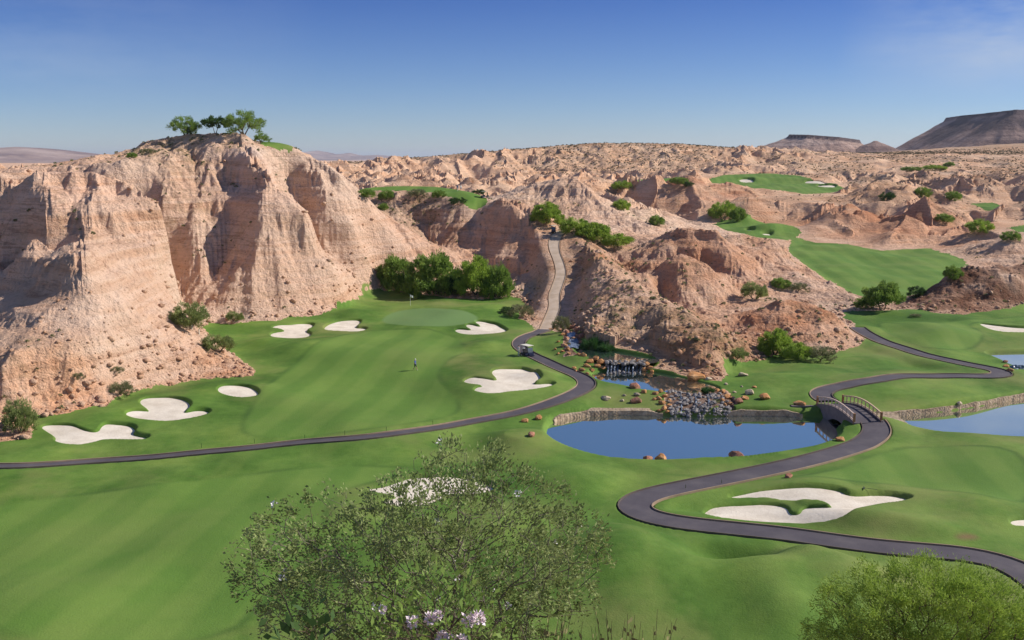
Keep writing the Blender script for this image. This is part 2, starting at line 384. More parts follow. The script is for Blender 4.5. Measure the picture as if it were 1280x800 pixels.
# ------------------------------------------------------------------ ground features: ponds, paths, bunkers
def sdist(poly, reach=8):
    """signed distance, positive inside"""
    d = polydist(X, Y, poly, reach=reach); i = inpoly(X, Y, poly)
    return np.where(i, d, -d)
pond_px = [(683,533),(679,545),(684,556),(694,563),(720,570),(760,576),(820,580),(880,582),(920,581),(960,575),(1000,566),(1030,558),(1046,551),(1050,542),(1046,536),(1056,532),(1068,531),
 (1098,530),(1118,533),(1150,540),(1180,546),(1230,551),(1290,554),(1420,552),(1420,476),(1280,496.5),(1240,504),(1200,511),(1160,516),(1120,520),(1095,522),(1060,520),(1028,522),(1000,520.5),(960,519.5),(910,519),(880,521),(820,519),(780,518),(740,519),(710,522),(690,527)]
pond = [tuple(q) for q in smooth_poly([Z(a, b, 0)[:2] for a, b in pond_px], 2)]
pool2 = [tuple(q) for q in smooth_poly([Z(a, b, .9)[:2] for a, b in [(737,466),(741,473),(750,479),(775,484),(800,487),(830,491),(862,494),(884,492),(902,488),(894,482),(862,474),(840,469),(820,465),(790,463),(760,463)]], 2)]
pool1 = [tuple(q) for q in smooth_poly([Z(a, b, 2.0)[:2] for a, b in [(716,436),(722,443),(740,447),(762,453),(790,455),(818,453),(822,449),(800,444),(770,439),(745,435),(728,433)]], 2)]
pond4 = [tuple(q) for q in smooth_poly([Z(a, b, .2)[:2] for a, b in [(1228,443),(1240,441),(1300,440),(1420,440),(1420,466),(1300,466),(1276,462),(1262,458),(1250,451)]], 2)]
PONDS = [('pond_water', pond, 0.0, 1.0), ('upper_pool_water', pool2, .9, .4), ('waterfall_pool_water', pool1, 2.0, .4), ('side_pond_water', pond4, .2, .4)]
sdp = {}
for n, p, lv, lip in PONDS: sdp[n] = sdist(p, 14)
for n, p, lv, lip in sorted(PONDS, key=lambda q: -q[2]):
    s_ = sdp[n]; rc = 4 if lv > 1.5 else 7 if lv > .5 else 12
    nearb = sst(-rc, -1.2, s_); target = lv+lip*.55
    z = np.where((s_ > -rc) & (isg | (s_ > -1) | (z < lv+2.0)), z*(1-nearb)+np.clip(z, target, target+.5+(.5 if lv == 0 else -.25))*nearb, z).astype(F32)
for n, p, lv, lip in PONDS:
    s_ = sdp[n]
    z = np.where(s_ > -.8, np.minimum(z, z+(lv-1.3-z)*sst(-.35, 1.2, s_)), z).astype(F32)
    isg |= s_ > -.5
# paths ------------------------------------------------------------
PA = [(-60,583),(0,582.5),(100,580),(200,571.5),(300,560.5),(400,552),(500,541),(580,530),(640,519),(682,506),(715,494),(735,484),(736,476),(716,466),(692,457),(668,446),(652,438),(645,430),(652,422),(668,416),(682,412)]
PB = [(1086,529),(1102,539),(1092,551),(1052,565),(1000,580),(940,593),(880,604),(830,613),(794,622),(782,631),(793,642),(825,651),(882,658),(945,664),(1010,672),(1070,682),(1135,689),(1200,692),(1250,697),(1282,712),(1320,745)]
PC = [(1037,509),(1020,500),(1022,493),(1045,484),(1075,476),(1110,470.5),(1160,470),(1210,471),(1246,471),(1262,467),(1240,461),(1195,453),(1150,443),(1110,430),(1082,418),(1070,408)]
def chaikin_px(p, n=3): return [tuple(q) for q in smooth_poly(p, n, False)]
def resample(p, step):
    p = np.array(p, float); s_ = np.concatenate([[0], np.cumsum(np.hypot(*(p[1:, :2]-p[:-1, :2]).T))])
    n = max(int(s_[-1]/step), 4); q = np.linspace(0, s_[-1], n)
    return np.stack([np.interp(q, s_, p[:, k]) for k in range(p.shape[1])], 1)
def wpath(px, flat=False): 
    w_ = resample([(V(a, b) if flat else hit(a, b))[:2] for a, b in chaikin_px(px)], .8)
    zz = samp(w_[:, 0], w_[:, 1]); zz = .62+(zz-.62)*.25 if flat else zz; zz = np.convolve(np.pad(zz, 8, mode='edge'), np.ones(17)/17, 'valid')
    x_ = np.convolve(np.pad(w_[:, 0], 4, mode='edge'), np.ones(9)/9, 'valid'); y_ = np.convolve(np.pad(w_[:, 1], 4, mode='edge'), np.ones(9)/9, 'valid')
    return np.stack([x_, y_, zz, np.ones(len(x_))], 1)
BR_N = Z(1084, 527, 1.25); BR_F = Z(1038, 505, 1.25)        # bridge ends
paths = []
wa = wpath(PA); wb = wpath(PB, True); wc = wpath(PC)
wa[:, 3] = np.interp(wa[:, 0], [-60, -30, 0, 6], [.62, .68, .82, 1.0]); wb[:14, 2] = np.interp(np.arange(14), [0, 13], [1.25, wb[13, 2]]); wc[:14, 2] = np.interp(np.arange(14), [0, 13], [1.25, wc[13, 2]])
rd = resample(chaikin_px([(*q,) for q in [(*hit(682, 412)[:2], samp(*hit(682,412)[:2])[0])]+road[1:]]), .8); rd = np.concatenate([rd, np.interp(np.arange(len(rd)), [0, len(rd)*.7, len(rd)], [.95, .9, 1.3])[:, None]], 1)
PATHS = [('cart_path', wa, 1.2), ('cart_path', wb, 1.5), ('cart_path', wc, 1.35), ('concrete_road', rd, 1.2)]
for n, p, hw in PATHS:
    x0, x1, y0, y1 = p[:,0].min()-7, p[:,0].max()+7, p[:,1].min()-7, p[:,1].max()+7
    bb = (X > x0) & (X < x1) & (Y > y0) & (Y < y1)
    xs = X[bb]; ys = Y[bb]; dd = np.full(xs.shape, 99., F32); zz = np.zeros(xs.shape, F32); ww = np.ones(xs.shape, F32)
    for a, b in zip(p[:-1], p[1:]):
        e = b-a; l2 = e[0]**2+e[1]**2+1e-9
        near_ = (np.abs(xs-a[0]) < 7) & (np.abs(ys-a[1]) < 7)
        if not near_.any(): continue
        xn = xs[near_]; yn = ys[near_]
        tt = np.clip(((xn-a[0])*e[0]+(yn-a[1])*e[1])/l2, 0, 1)
        q = np.hypot(xn-a[0]-tt*e[0], yn-a[1]-tt*e[1]); m_ = q < dd[near_]
        dn = dd[near_]; zn = zz[near_]; dn[m_] = q[m_]; zn[m_] = (a[2]+tt*e[2])[m_]; dd[near_] = dn; zz[near_] = zn; wn_ = ww[near_]; wn_[m_] = a[3]; ww[near_] = wn_
    out = 5.5 if n == 'cart_path' else 6.5
    dd = dd+hw*(1-ww)
    bl = 1-sst(hw+.35, out, dd)
    zt = z[bb]*(1-bl)+(zz+.02)*bl
    zt = np.where(dd < hw+.28, zz-.22+.22*sst(hw-.0, hw+.28, dd), zt)
    inw = np.zeros(xs.shape, bool)
    for nn, pp, lv, lip in PONDS: inw |= sdp[nn][bb] > -.4
    z[bb] = np.where(inw, z[bb], zt)
# bunkers ----------------------------------------------------------
BUNK = [
 ('pale three-lobed sand bunker lowest at the left edge below the tan cliff', [(50,532),(62,529),(85,529),(100,534),(112,538),(122,538),(126,531),(133,528),(150,529),(165,531),(172,536),(167,541),(175,543),(188,545),(184,550),(165,550),(130,548),(115,552),(100,555),(80,554),(68,550),(70,545),(60,539)]),
 ('white clover-shaped sand bunker at the foot of the big cliff', [(156,515),(165,511),(180,512),(188,513),(177,505),(174,500),(182,496),(210,495),(230,498),(241,505),(235,512),(230,514),(245,511),(262,512),(264,517),(245,522),(210,526),(175,523),(160,519)]),
 ('small plain oval sand bunker near the cliff point', [(271,484),(280,480),(300,480),(318,484),(325,490),(322,495),(300,496),(282,493),(274,489)]),
 ('ragged tan sand bunker left of the putting green, nearest the rocks', [(338,409),(345,406),(362,405),(380,403),(394,405),(391,410),(382,413),(391,417),(382,422),(350,422),(337,419),(340,415),(358,413),(350,410)]),
 ('tan fan-shaped sand bunker just left of the putting green', [(404,407),(415,402),(435,399),(452,400),(451,404),(444,409),(455,409),(461,411),(450,414),(420,413),(406,412)]),
 ('white three-fingered sand bunker right of the putting green', [(567,412),(574,410),(592,412),(582,407),(584,404),(603,408),(593,402),(596,400),(610,402),(628,407),(637,413),(625,416),(600,418),(578,417)]),
 ('large winged sand bunker inside the bend of the dark cart path', [(578,475),(590,470),(605,472),(624,475),(613,464),(618,460),(640,459),(660,460),(675,467),(679,472),(664,479),(690,477),(696,481),(680,485),(640,488),(615,492),(592,488),(594,483),(606,481),(585,479)]),
 ('long sand bunker half hidden by the leafy shrub in front', [(453,607),(480,603),(500,595),(520,590),(560,588),(600,592),(625,602),(600,612),(560,612),(540,624),(510,630),(480,628),(478,622),(500,617),(474,613)]),
 ('big white sand bunker with a grass tongue, below the bridge', [(905,621),(935,614),(985,607),(1050,610),(1063,618),(1100,615),(1145,622),(1130,628),(1095,631),(1065,638),(1045,648),(1000,653),(940,650),(900,646),(878,641),(885,633),(910,630),(958,628),(984,631),(987,641),(1000,641),(1004,633),(1022,632),(1042,632),(1030,627),(1005,625),(978,624),(960,620),(930,621)]),
 ('sliver of a white sand bunker at the right edge of the view', [(1261,650),(1270,647),(1300,647),(1330,652),(1300,657),(1268,656)]),
 ('narrow white sand bunker beyond the upper fork of the path', [(1222,403),(1235,404.5),(1250,406.5),(1265,408),(1300,410),(1330,413),(1300,415),(1268,415),(1250,414),(1236,410.5)]),
]
FARB = [('left dot of white sand on the distant raised fairway', [(922,224),(932,222.5),(944,224.5),(940,228),(930,228)]),
 ('curved white sand bunker on the right end of the distant raised fairway', [(1005,226.5),(1015,225),(1030,226.5),(1035,230),(1024,230),(1008,228.5)]),
 ('lower white sand bunker on the right end of the distant raised fairway', [(1019,231.5),(1030,230.8),(1046,231.5),(1044,234),(1028,234)]),
 ('tiny white sand bunker on the small middle fairway', [(930,285.5),(940,285),(944,287),(936,288)]),
 ('tiny pale bunker beside the rocky edge of the middle fairway', [(950,290),(960,289),(968,292),(958,294)])]
zt0 = z.copy(); bunkers = []
for lab, px in BUNK+FARB:
    farb = (lab, px) in FARB
    w_ = [hit(a, b)[:2] for a, b in px]
    if lab.startswith('long sand bunker half'): w_ = [Z(a, b, 1.0)[:2] for a, b in px]
    pl = smooth_poly(w_, 2 if not farb else 1)
    c_ = np.mean(pl, 0)
    k_ = 1 if not farb else 3
    s_ = sdist(pl, 8*k_)
    dirn = ((X-c_[0])*.75+(Y-c_[1])*.35)/(np.hypot(X-c_[0], Y-c_[1])+.5)
    lipw = sst(-.1, .9, dirn)*(1-sst(.3*k_, 4.5*k_, -s_))*(s_ > -6*k_)*(s_ < 1.5*k_)
    z += np.where(isg, lipw*.28*k_, 0).astype(F32)
    flat = sst(-2, 1.5, s_)
    z -= (.85*k_*sst(-.25*k_, .55*k_, s_)*(s_ > -2*k_)).astype(F32)
    bunkers.append((lab, pl, k_))


# ------------------------------------------------------------------ materials
class NT:
    def __init__(s, m): s.t = m.node_tree; s.n = s.t.nodes; s.l = s.t.links
    def new(s, k, **kw):
        n = s.n.new(k)
        for a, b in kw.items(): setattr(n, a, b)
        return n
    def link(s, a, b): s.l.new(a, b)
    def noise(s, scale, detail=4, vec=None, rough=.55):
        n = s.new('ShaderNodeTexNoise'); n.inputs['Scale'].default_value = scale; n.inputs['Detail'].default_value = detail; n.inputs['Roughness'].default_value = rough
        if vec: s.link(vec, n.inputs['Vector'])
        return n.outputs[0]
    def ramp(s, f, stops):
        n = s.new('ShaderNodeValToRGB'); e = n.color_ramp.elements
        while len(e) < len(stops): e.new(.5)
        for q, (p, c) in zip(e, stops): q.position = p; q.color = (*c, 1) if len(c) == 3 else c
        s.link(f, n.inputs[0]); return n.outputs[0]
    def mix(s, f, a, b, mode='MIX'):
        n = s.new('ShaderNodeMix', data_type='RGBA', blend_type=mode)
        for v, i in ((f, 0), (a, 6), (b, 7)):
            if isinstance(v, (int, float)): n.inputs[i].default_value = v
            elif isinstance(v, tuple): n.inputs[i].default_value = (*v, 1)
            else: s.link(v, n.inputs[i])
        return n.outputs[2]
    def math(s, op, a, b=0, clamp=False):
        n = s.new('ShaderNodeMath', operation=op); n.use_clamp = clamp
        for v, i in ((a, 0), (b, 1)):
            if isinstance(v, (int, float)): n.inputs[i].default_value = v
            else: s.link(v, n.inputs[i])
        return n.outputs[0]
    def map(s, vec, sc=(1,1,1), rot=(0,0,0)):
        n = s.new('ShaderNodeMapping'); n.inputs['Scale'].default_value = sc; n.inputs['Rotation'].default_value = rot
        s.link(vec, n.inputs['Vector']); return n.outputs[0]
    def attr(s, name, out='Fac'):
        n = s.new('ShaderNodeAttribute', attribute_name=name); return n.outputs[out]
def material(name, rough=.8, spec=.3):
    m = bpy.data.materials.new(name); m.use_nodes = True; t = NT(m)
    b = t.n['Principled BSDF']; b.inputs['Roughness'].default_value = rough; b.inputs['Specular IOR Level'].default_value = spec
    return m, t, b
def simple(name, c, rough=.8, spec=.3, var=.15, scale=3):
    m, t, b = material(name, rough, spec)
    g = t.new('ShaderNodeTexCoord').outputs['Object']
    f = t.noise(scale, 4, g)
    t.link(t.ramp(f, [(.25, tuple(v*(1-var) for v in c)), (.75, tuple(min(v*(1+var), 1) for v in c))]), b.inputs['Base Color'])
    return m
def bumpn(t, b, h, strength, dist):
    n = t.new('ShaderNodeBump'); n.inputs['Strength'].default_value = strength; n.inputs['Distance'].default_value = dist
    t.link(h, n.inputs['Height']); t.link(n.outputs[0], b.inputs['Normal'])

M = {}
# rock
m, t, b = material('eroded_earth', .95, .1); M['rock'] = m
P = t.new('ShaderNodeNewGeometry').outputs['Position']
str1 = t.noise(1, 5, t.map(P, (.02,.02,.55)), .6); str2 = t.noise(1, 3, t.map(P, (.12,.12,1.3)), .6)
big = t.noise(.035, 4, P); fine = t.noise(.9, 8, P, .65); speck = t.noise(3.5, 4, P, .7)
c = t.ramp(str1, [(.30,(.53,.295,.18)),(.45,(.66,.405,.262)),(.56,(.72,.475,.335)),(.70,(.62,.36,.225))])
c = t.mix(t.math('MULTIPLY', t.ramp(str2, [(.42,(0,0,0)),(.60,(1,1,1))]), .25), c, (.74,.54,.395))
c = t.mix(t.ramp(big, [(.42,(0,0,0)),(.66,(.4,.4,.4))]), c, (.77,.62,.49))
c = t.mix(.4, c, t.ramp(fine, [(.30,(.42,.38,.36)),(.46,(.98,.98,.98)),(.75,(1,1,1))]), 'MULTIPLY')
pit = t.ramp(t.noise(1.9, 5, t.map(P, (1,1,1.7)), .62), [(.33,(.50,.44,.42)),(.42,(1,1,1))])
c = t.mix(t.ramp(t.noise(.11, 3, P), [(.4,(.15,.15,.15)),(.6,(1,1,1))]), c, t.mix(1.0, c, pit, 'MULTIPLY'))
led = t.ramp(t.noise(1, 4, t.map(P, (.07,.07,1.05)), .55), [(.455,(1,1,1)),(.485,(.62,.55,.52)),(.50,(.62,.55,.52)),(.53,(1,1,1))])
c = t.mix(t.math('MULTIPLY', t.ramp(t.noise(.08, 4, P, .6), [(.42,(0,0,0)),(.6,(1,1,1))]), .7), c, t.mix(1.0, c, led, 'MULTIPLY'))
tint = t.attr('tint', 'Color'); c = t.mix(1.0, c, tint, 'MULTIPLY')
sc = t.ramp(t.noise(.55, 5, P, .75), [(.50,(0,0,0)),(.58,(1,1,1))])
c = t.mix(t.math('MULTIPLY', sc, t.attr('scrub')), c, (.13,.115,.05))
t.link(c, b.inputs['Base Color'])
hh = t.math('ADD', t.math('MULTIPLY', fine, 1.0), t.math('MULTIPLY', speck, .35))
hh = t.math('ADD', hh, t.math('MULTIPLY', str2, .12))
bumpn(t, b, hh, 1.0, .9)
# turf
m, t, b = material('turf', .85, .15); M['turf'] = m
P = t.new('ShaderNodeNewGeometry').outputs['Position']
n1_ = t.noise(.06, 5, P, .6); n2_ = t.noise(.9, 6, P, .7); n3_ = t.noise(.22, 4, t.map(P, (1,.35,1)))
c = t.ramp(n1_, [(.36,(.066,.142,.020)),(.50,(.105,.198,.032)),(.64,(.175,.262,.052))])
c = t.mix(.5, c, t.ramp(n2_, [(.3,(.62,.68,.55)),(.6,(1,1,1))]), 'MULTIPLY')
c = t.mix(.55, c, t.ramp(t.noise(.13, 6, t.map(P, (1,.6,1)), .65), [(.38,(.55,.64,.50)),(.52,(1,1,1)),(.66,(1.25,1.12,1.0))]), 'MULTIPLY')
c = t.mix(t.ramp(n3_, [(.48,(0,0,0)),(.8,(.5,.5,.5))]), c, (.19,.25,.055))
pat = t.ramp(t.noise(.045, 6, P, .62), [(.50,(0,0,0)),(.66,(.75,.75,.75))])
c = t.mix(pat, c, (.215,.225,.070))
# mown stripes on the fairways
sv = t.new('ShaderNodeTexWave', wave_type='BANDS', bands_direction='X', wave_profile='SIN'); sv.inputs['Scale'].default_value = .055; sv.inputs['Distortion'].default_value = .25; sv.inputs['Detail Scale'].default_value = .2
t.link(t.map(P, (1,1,1), (0,0,.12)), sv.inputs['Vector'])
st = t.mix(.5, (.125,.220,.040), t.ramp(sv.outputs['Fac'], [(.3,(.090,.185,.028)),(.7,(.160,.250,.048))]))
c = t.mix(t.math('MULTIPLY', t.attr('fair'), .68), c, st)
c = t.mix(t.math('MULTIPLY', t.attr('putt'), .85), c, (.150,.245,.085))
c = t.mix(t.math('MULTIPLY', t.attr('mow'), .5), c, (.035,.085,.016))
c = t.mix(t.attr('bare'), c, (.22,.12,.07))
t.link(c, b.inputs['Base Color'])
bumpn(t, b, t.math('ADD', t.noise(6, 4, P, .7), n2_), .35, .15)

def mesh_grid(name, sel, mat, attrs):
    """faces of the sheet whose cell is in sel, as one mesh object"""
    idx = np.arange(NR*NTH).reshape(NR, NTH)
    a = idx[:-1,:-1][sel]; b_ = idx[:-1,1:][sel]; c_ = idx[1:,1:][sel]; d_ = idx[1:,:-1][sel]
    q = np.stack([a, b_, c_, d_], 1)
    used, inv = np.unique(q.ravel(), return_inverse=True)
    co = np.stack([X.ravel()[used], Y.ravel()[used], z.ravel()[used]], 1).astype(F32)
    me = bpy.data.meshes.new(name); n = len(q)
    me.vertices.add(len(used)); me.vertices.foreach_set('co', co.ravel())
    me.loops.add(4*n); me.loops.foreach_set('vertex_index', inv.ravel().astype(np.int32))
    me.polygons.add(n); me.polygons.foreach_set('loop_start', np.arange(0, 4*n, 4, dtype=np.int32)); me.polygons.foreach_set('loop_total', np.full(n, 4, np.int32))
    me.update(calc_edges=True)
    for k, (v, tp) in attrs.items():
        if tp == 'FLOAT':
            at = me.attributes.new(k, 'FLOAT', 'POINT'); at.data.foreach_set('value', v.ravel()[used].astype(F32))
        else:
            at = me.attributes.new(k, 'FLOAT_COLOR', 'POINT'); w = v.reshape(-1, 3)[used]
            at.data.foreach_set('color', np.concatenate([w, np.ones((len(w), 1))], 1).astype(F32).ravel())
    me.materials.append(mat)
    me.polygons.foreach_set('use_smooth', np.full(n, name != 'badland_hills'))
    o = bpy.data.objects.new(name, me); col.objects.link(o); o['kind'] = 'structure'
    return o
tint = np.ones((NR, NTH, 3), F32)
scrub = np.zeros((NR, NTH), F32)
fair = np.zeros((NR, NTH), F32); putt = np.zeros((NR, NTH), F32); bare = np.zeros((NR, NTH), F32); mow = np.zeros((NR, NTH), F32)
def putmask(A, poly, soft, val=1.0):
    s_ = sdist(poly, soft*2+2); A[:] = np.maximum(A, sst(-soft, soft, s_)*val*(s_ > -soft*2))
FW = [[(-60,640),(60,622),(200,606),(320,591),(430,582),(505,583),(530,588),(470,600),(412,620),(400,680),(340,740),(270,810),(-60,810)],
 [(290,549),(320,500),(345,472),(395,428),(440,416),(500,411),(560,414),(588,436),(560,450),(545,470),(562,492),(578,508),(560,522),(480,535),(400,545)],
 [(800,590),(1000,600),(1110,560),(1180,556),(1290,565),(1290,640),(1180,610),(1020,596),(900,602)],
 [(1090,400),(1150,404),(1200,400),(1290,395),(1290,402),(1200,402),(1240,425),(1180,440),(1120,425)]]
for q in FW:
    sp_ = smooth_poly([hit(a, b)[:2] for a, b in q], 2); putmask(fair, sp_, .5)
    mow[:] = np.maximum(mow, np.exp(-(polydist(X, Y, sp_, reach=3)/.42)**2)*np.clip(.6+noise(X/7, Y/7, 77), 0, 1))
for q in (F1, F2, F3, F4, TE): putmask(fair, [p[:2] for p in q], 1.0)
putmask(putt, smooth_poly([hit(a, b)[:2] for a, b in [(474,402),(486,392),(510,386),(560,386),(592,392),(600,400),(582,406),(540,409),(500,407)]], 2), .4)
putmask(bare, smooth_poly([hit(a, b)[:2] for a, b in [(1194,670),(1205,667),(1222,670),(1220,675),(1200,675)]], 2), .5, .8)
def dab(px, py, rad, c, sc=0, asp=1.0):
    q = hit(px, py); g_ = np.exp(-(((X-q[0])/rad)**2+((Y-q[1])/(rad*asp))**2))
    g_ = g_*np.clip(.75+fbm(X/rad*2.2, Y/rad*2.2, 3, 88)*.8, 0, 1.2); g_ = np.clip(g_, 0, 1)[..., None]
    tint[:] = tint*(1-g_)+tint*np.array(c, F32)*g_
    scrub[:] = np.maximum(scrub, g_[..., 0]*sc)
# differences in the earth, and shade tinted onto the right hill: grey-white caps, orange feet, brown scrubby flanks
dab(318,200,8,(1.08,1.15,1.25)); dab(280,208,6,(1.08,1.12,1.18)); dab(350,420,10,(1,1,1))
dab(110,450,10,(1.06,1.10,1.14)); dab(180,400,7,(1.02,1.05,1.08)); dab(60,225,12,(1.15,1.15,1.18))
for a, b, r_ in ((300,463,6),(130,512,5),(20,545,7),(60,515,6),(90,500,4)): dab(a, b, r_, (1.02,.86,.72))
for a, b, r_ in ((735,330,11),(780,360,11),(820,385,11),(860,400,10),(900,425,9),(760,395,8),(935,438,6),(850,440,8)): dab(a, b, r_, (.80,.74,.66), .55)
dab(800,330,20,(.86,.74,.66), .25); dab(870,310,16,(.92,.80,.72)); dab(970,320,18,(.90,.78,.70)); dab(850,360,16,(.90,.78,.70)); dab(1000,400,12,(.9,.78,.7)); dab(640,290,16,(.98,.88,.80)); dab(740,310,16,(.88,.82,.74), .35)
for a, b in ((1180,365),(1230,345),(1270,350),(1150,378)): dab(a, b, 14, (.60,.52,.49), .2)  # brown earth, tinted darker to carry the shade of the left-facing slope
dab(500,265,16,(.80,.78,.74), .7); dab(560,290,14,(.86,.78,.72), .2)
dab(250,185,12,(.92,.90,.85), .6); dab(200,185,12,(.92,.90,.85), .7); dab(680,255,14,(.92,.9,.85), .3)
dab(815,268,14,(1.1,1.15,1.12)); dab(985,375,9,(.95,.80,.70)); dab(930,415,8,(.9,.75,.66))
dab(895,240,25,(.80,.66,.62)); dab(1110,270,40,(.88,.74,.68))
for a, b in ((1040,262),(1110,290),(1000,280),(1150,262),(1190,285),(1080,240),(1220,262)): dab(a, b, 30, (.95,.88,.83), .2)
pl_ = np.clip(plate*sst(700, 900, RR)+sst(430,520,RR)*sst(11, 15, np.degrees(TT))*.6*(fbm(X/70, Y/70, 2, 91) > -.1), 0, 1)*(RR < 2600)
scrub[:] = np.maximum(scrub, pl_*.55); tint[:] = tint*(1-(pl_*.18)[..., None])
fr_ = (sst(300, 500, RR)*.16)[..., None]*np.array([.0, .25, .7]); tint[:] = tint*(1-fr_)
scrub[:] = np.maximum(scrub, front*.5); scrub[:] = np.maximum(scrub, sst(.1, .5, fbm(X/22, Y/22, 3, 95))*.25)
fgm = 1-sst(50, 60, RR); scrub[:] = np.maximum(scrub, fgm*.9)

for p_ in CASC: 
    q_ = inpoly(X, Y, p_); tint[q_] *= np.array([.42,.40,.42], F32)

gcell = isg[:-1,:-1] & isg[1:,1:] & isg[:-1,1:] & isg[1:,:-1]
mesh_grid('badland_hills', ~gcell, M['rock'], {'tint': (tint, 'C'), 'scrub': (scrub, 'FLOAT')})
mesh_grid('golf_course_grass', gcell, M['turf'], {'fair': (fair, 'FLOAT'), 'putt': (putt, 'FLOAT'), 'bare': (bare, 'FLOAT'), 'mow': (mow, 'FLOAT')})

from mathutils.geometry import delaunay_2d_cdt
def tag(o, label=None, cat=None, group=None, kind=None):
    if label: o['label'] = label
    if cat: o['category'] = cat
    if group: o['group'] = group
    if kind: o['kind'] = kind
    return o
def mk_obj(name, verts, faces, mat, parent=None, smooth=False, mats=None, fm=None):
    me = bpy.data.meshes.new(name); me.from_pydata([tuple(v) for v in verts], [], [tuple(f) for f in faces]); me.update()
    for m_ in (mats or [mat]): me.materials.append(m_)
    if fm is not None: me.polygons.foreach_set('material_index', np.array(fm, np.int32))
    if smooth: me.polygons.foreach_set('use_smooth', np.ones(len(faces), bool))
    o = bpy.data.objects.new(name, me); col.objects.link(o)
    if parent: o.parent = parent
    return o
def empty(name, loc, rz=0, sc=(1,1,1)):
    o = bpy.data.objects.new(name, None); col.objects.link(o); o.location = loc; o.rotation_euler = (0,0,rz); o.scale = sc; o.empty_display_size = .2
    return o
def gz(x, y): return float(samp(x, y)[0])
# water ------------------------------------------------------------
m, t, b = material('still_water', .03, .9); M['water'] = m
b.inputs['Base Color'].default_value = (.05,.08,.08,1); b.inputs['IOR'].default_value = 1.6
P = t.new('ShaderNodeNewGeometry').outputs['Position']
bumpn(t, b, t.noise(.7, 3, t.map(P, (1,2.2,1))), .05, .05)
gl = t.new('ShaderNodeBsdfGlossy'); gl.inputs['Roughness'].default_value = .03; gl.inputs['Color'].default_value = (1,.98,.88,1)
mx = t.new('ShaderNodeMixShader'); mx.inputs[0].default_value = .72; t.link(b.outputs[0], mx.inputs[1]); t.link(gl.outputs[0], mx.inputs[2]); t.link(mx.outputs[0], t.n['Material Output'].inputs['Surface'])
def cdt_sheet(name, outline, step, zf, mat, kind='structure'):
    ol = [Vector((float(q[0]), float(q[1]))) for q in outline]
    n = len(ol); xs = [q.x for q in ol]; ys = [q.y for q in ol]
    gxs, gys = np.meshgrid(np.arange(min(xs), max(xs), step), np.arange(min(ys), max(ys), step))
    gxs = gxs.ravel()+rng.uniform(-.2, .2, gxs.size)*step; gys = gys.ravel()+rng.uniform(-.2, .2, gys.size)*step
    k = inpoly(gxs, gys, outline) & (polydist(gxs, gys, outline, reach=step*3) > step*.4)
    pts = ol+[Vector((float(a), float(c))) for a, c in zip(gxs[k], gys[k])]
    r_ = delaunay_2d_cdt(pts, [(i, (i+1) % n) for i in range(n)], [], 1, 1e-5)
    vs = [(v.x, v.y) for v in r_[0]]; vx = np.array([v[0] for v in vs]); vy = np.array([v[1] for v in vs])
    zz = zf(vx, vy)
    fs = [f if (vs[f[1]][0]-vs[f[0]][0])*(vs[f[2]][1]-vs[f[0]][1])-(vs[f[1]][1]-vs[f[0]][1])*(vs[f[2]][0]-vs[f[0]][0]) > 0 else f[::-1] for f in r_[2]]
    o = mk_obj(name, np.stack([vx, vy, zz], 1), fs, mat, smooth=True); o['kind'] = kind
    return o
def grow(poly, d):
    p = np.array([q[:2] for q in poly], float); e1 = np.roll(p, -1, 0)-np.roll(p, 1, 0)
    A = .5*np.sum(p[:,0]*np.roll(p[:,1], -1)-np.roll(p[:,0], -1)*p[:,1]); nrm = np.stack([e1[:,1], -e1[:,0]], 1)*np.sign(A)
    return p+nrm/(np.linalg.norm(nrm, axis=1, keepdims=True)+1e-9)*d
for n, p, lv, lip in PONDS: cdt_sheet(n, grow(p, .5), 12, lambda x, y, l=lv: np.full(len(x), l), M['water'])
# sand -------------------------------------------------------------
m, t, b = material('bunker_sand', .95, .1); M['sand'] = m
P = t.new('ShaderNodeNewGeometry').outputs['Position']
c = t.ramp(t.noise(.5, 5, P), [(.3,(.62,.54,.43)),(.6,(.76,.68,.56)),(.8,(.82,.75,.63))])
c = t.mix(.25, c, t.ramp(t.noise(5, 3, t.map(P, (1,.3,1))), [(.35,(.8,.78,.75)),(.6,(1,1,1))]), 'MULTIPLY')
t.link(c, b.inputs['Base Color']); bumpn(t, b, t.noise(4, 5, P, .7), .5, .12)
for lab, pl, k_ in bunkers:
    o = cdt_sheet('sand_bunker', grow(pl, .22*k_), .8*k_, lambda x, y: samp(x, y, zt0)-.24*k_+.05*noise(x/2.5, y/2.5, 3), M['sand'])
    tag(o, lab)
# paths ------------------------------------------------------------
m, t, b = material('asphalt', .8, .3); M['asphalt'] = m
P = t.new('ShaderNodeNewGeometry').outputs['Position']
c = t.ramp(t.noise(.35, 6, P, .6), [(.3,(.070,.060,.072)),(.55,(.095,.082,.092)),(.75,(.13,.112,.115))])
c = t.mix(.3, c, t.ramp(t.noise(9, 3, P, .7), [(.3,(.7,.7,.7)),(.7,(1.,1.,1.))]), 'MULTIPLY')
t.link(c, b.inputs['Base Color']); bumpn(t, b, t.noise(14, 3, P), .3, .03)
m, t, b = material('concrete', .9, .2); M['concrete'] = m
P = t.new('ShaderNodeNewGeometry').outputs['Position']
c = t.ramp(t.noise(.4, 6, P, .6), [(.3,(.38,.29,.21)),(.55,(.47,.37,.28)),(.75,(.54,.44,.35))])
t.link(c, b.inputs['Base Color']); bumpn(t, b, t.noise(9, 3, P), .3, .04)
M['kerb'] = simple('kerb_concrete', (.33,.24,.165), .9, .2, .2, .6)
M['kerb_shade'] = simple('kerb_concrete_shaded', (.12,.095,.08), .9, .2, .25, .6)  # same kerb, darker copy: the shaded side is put into the colour
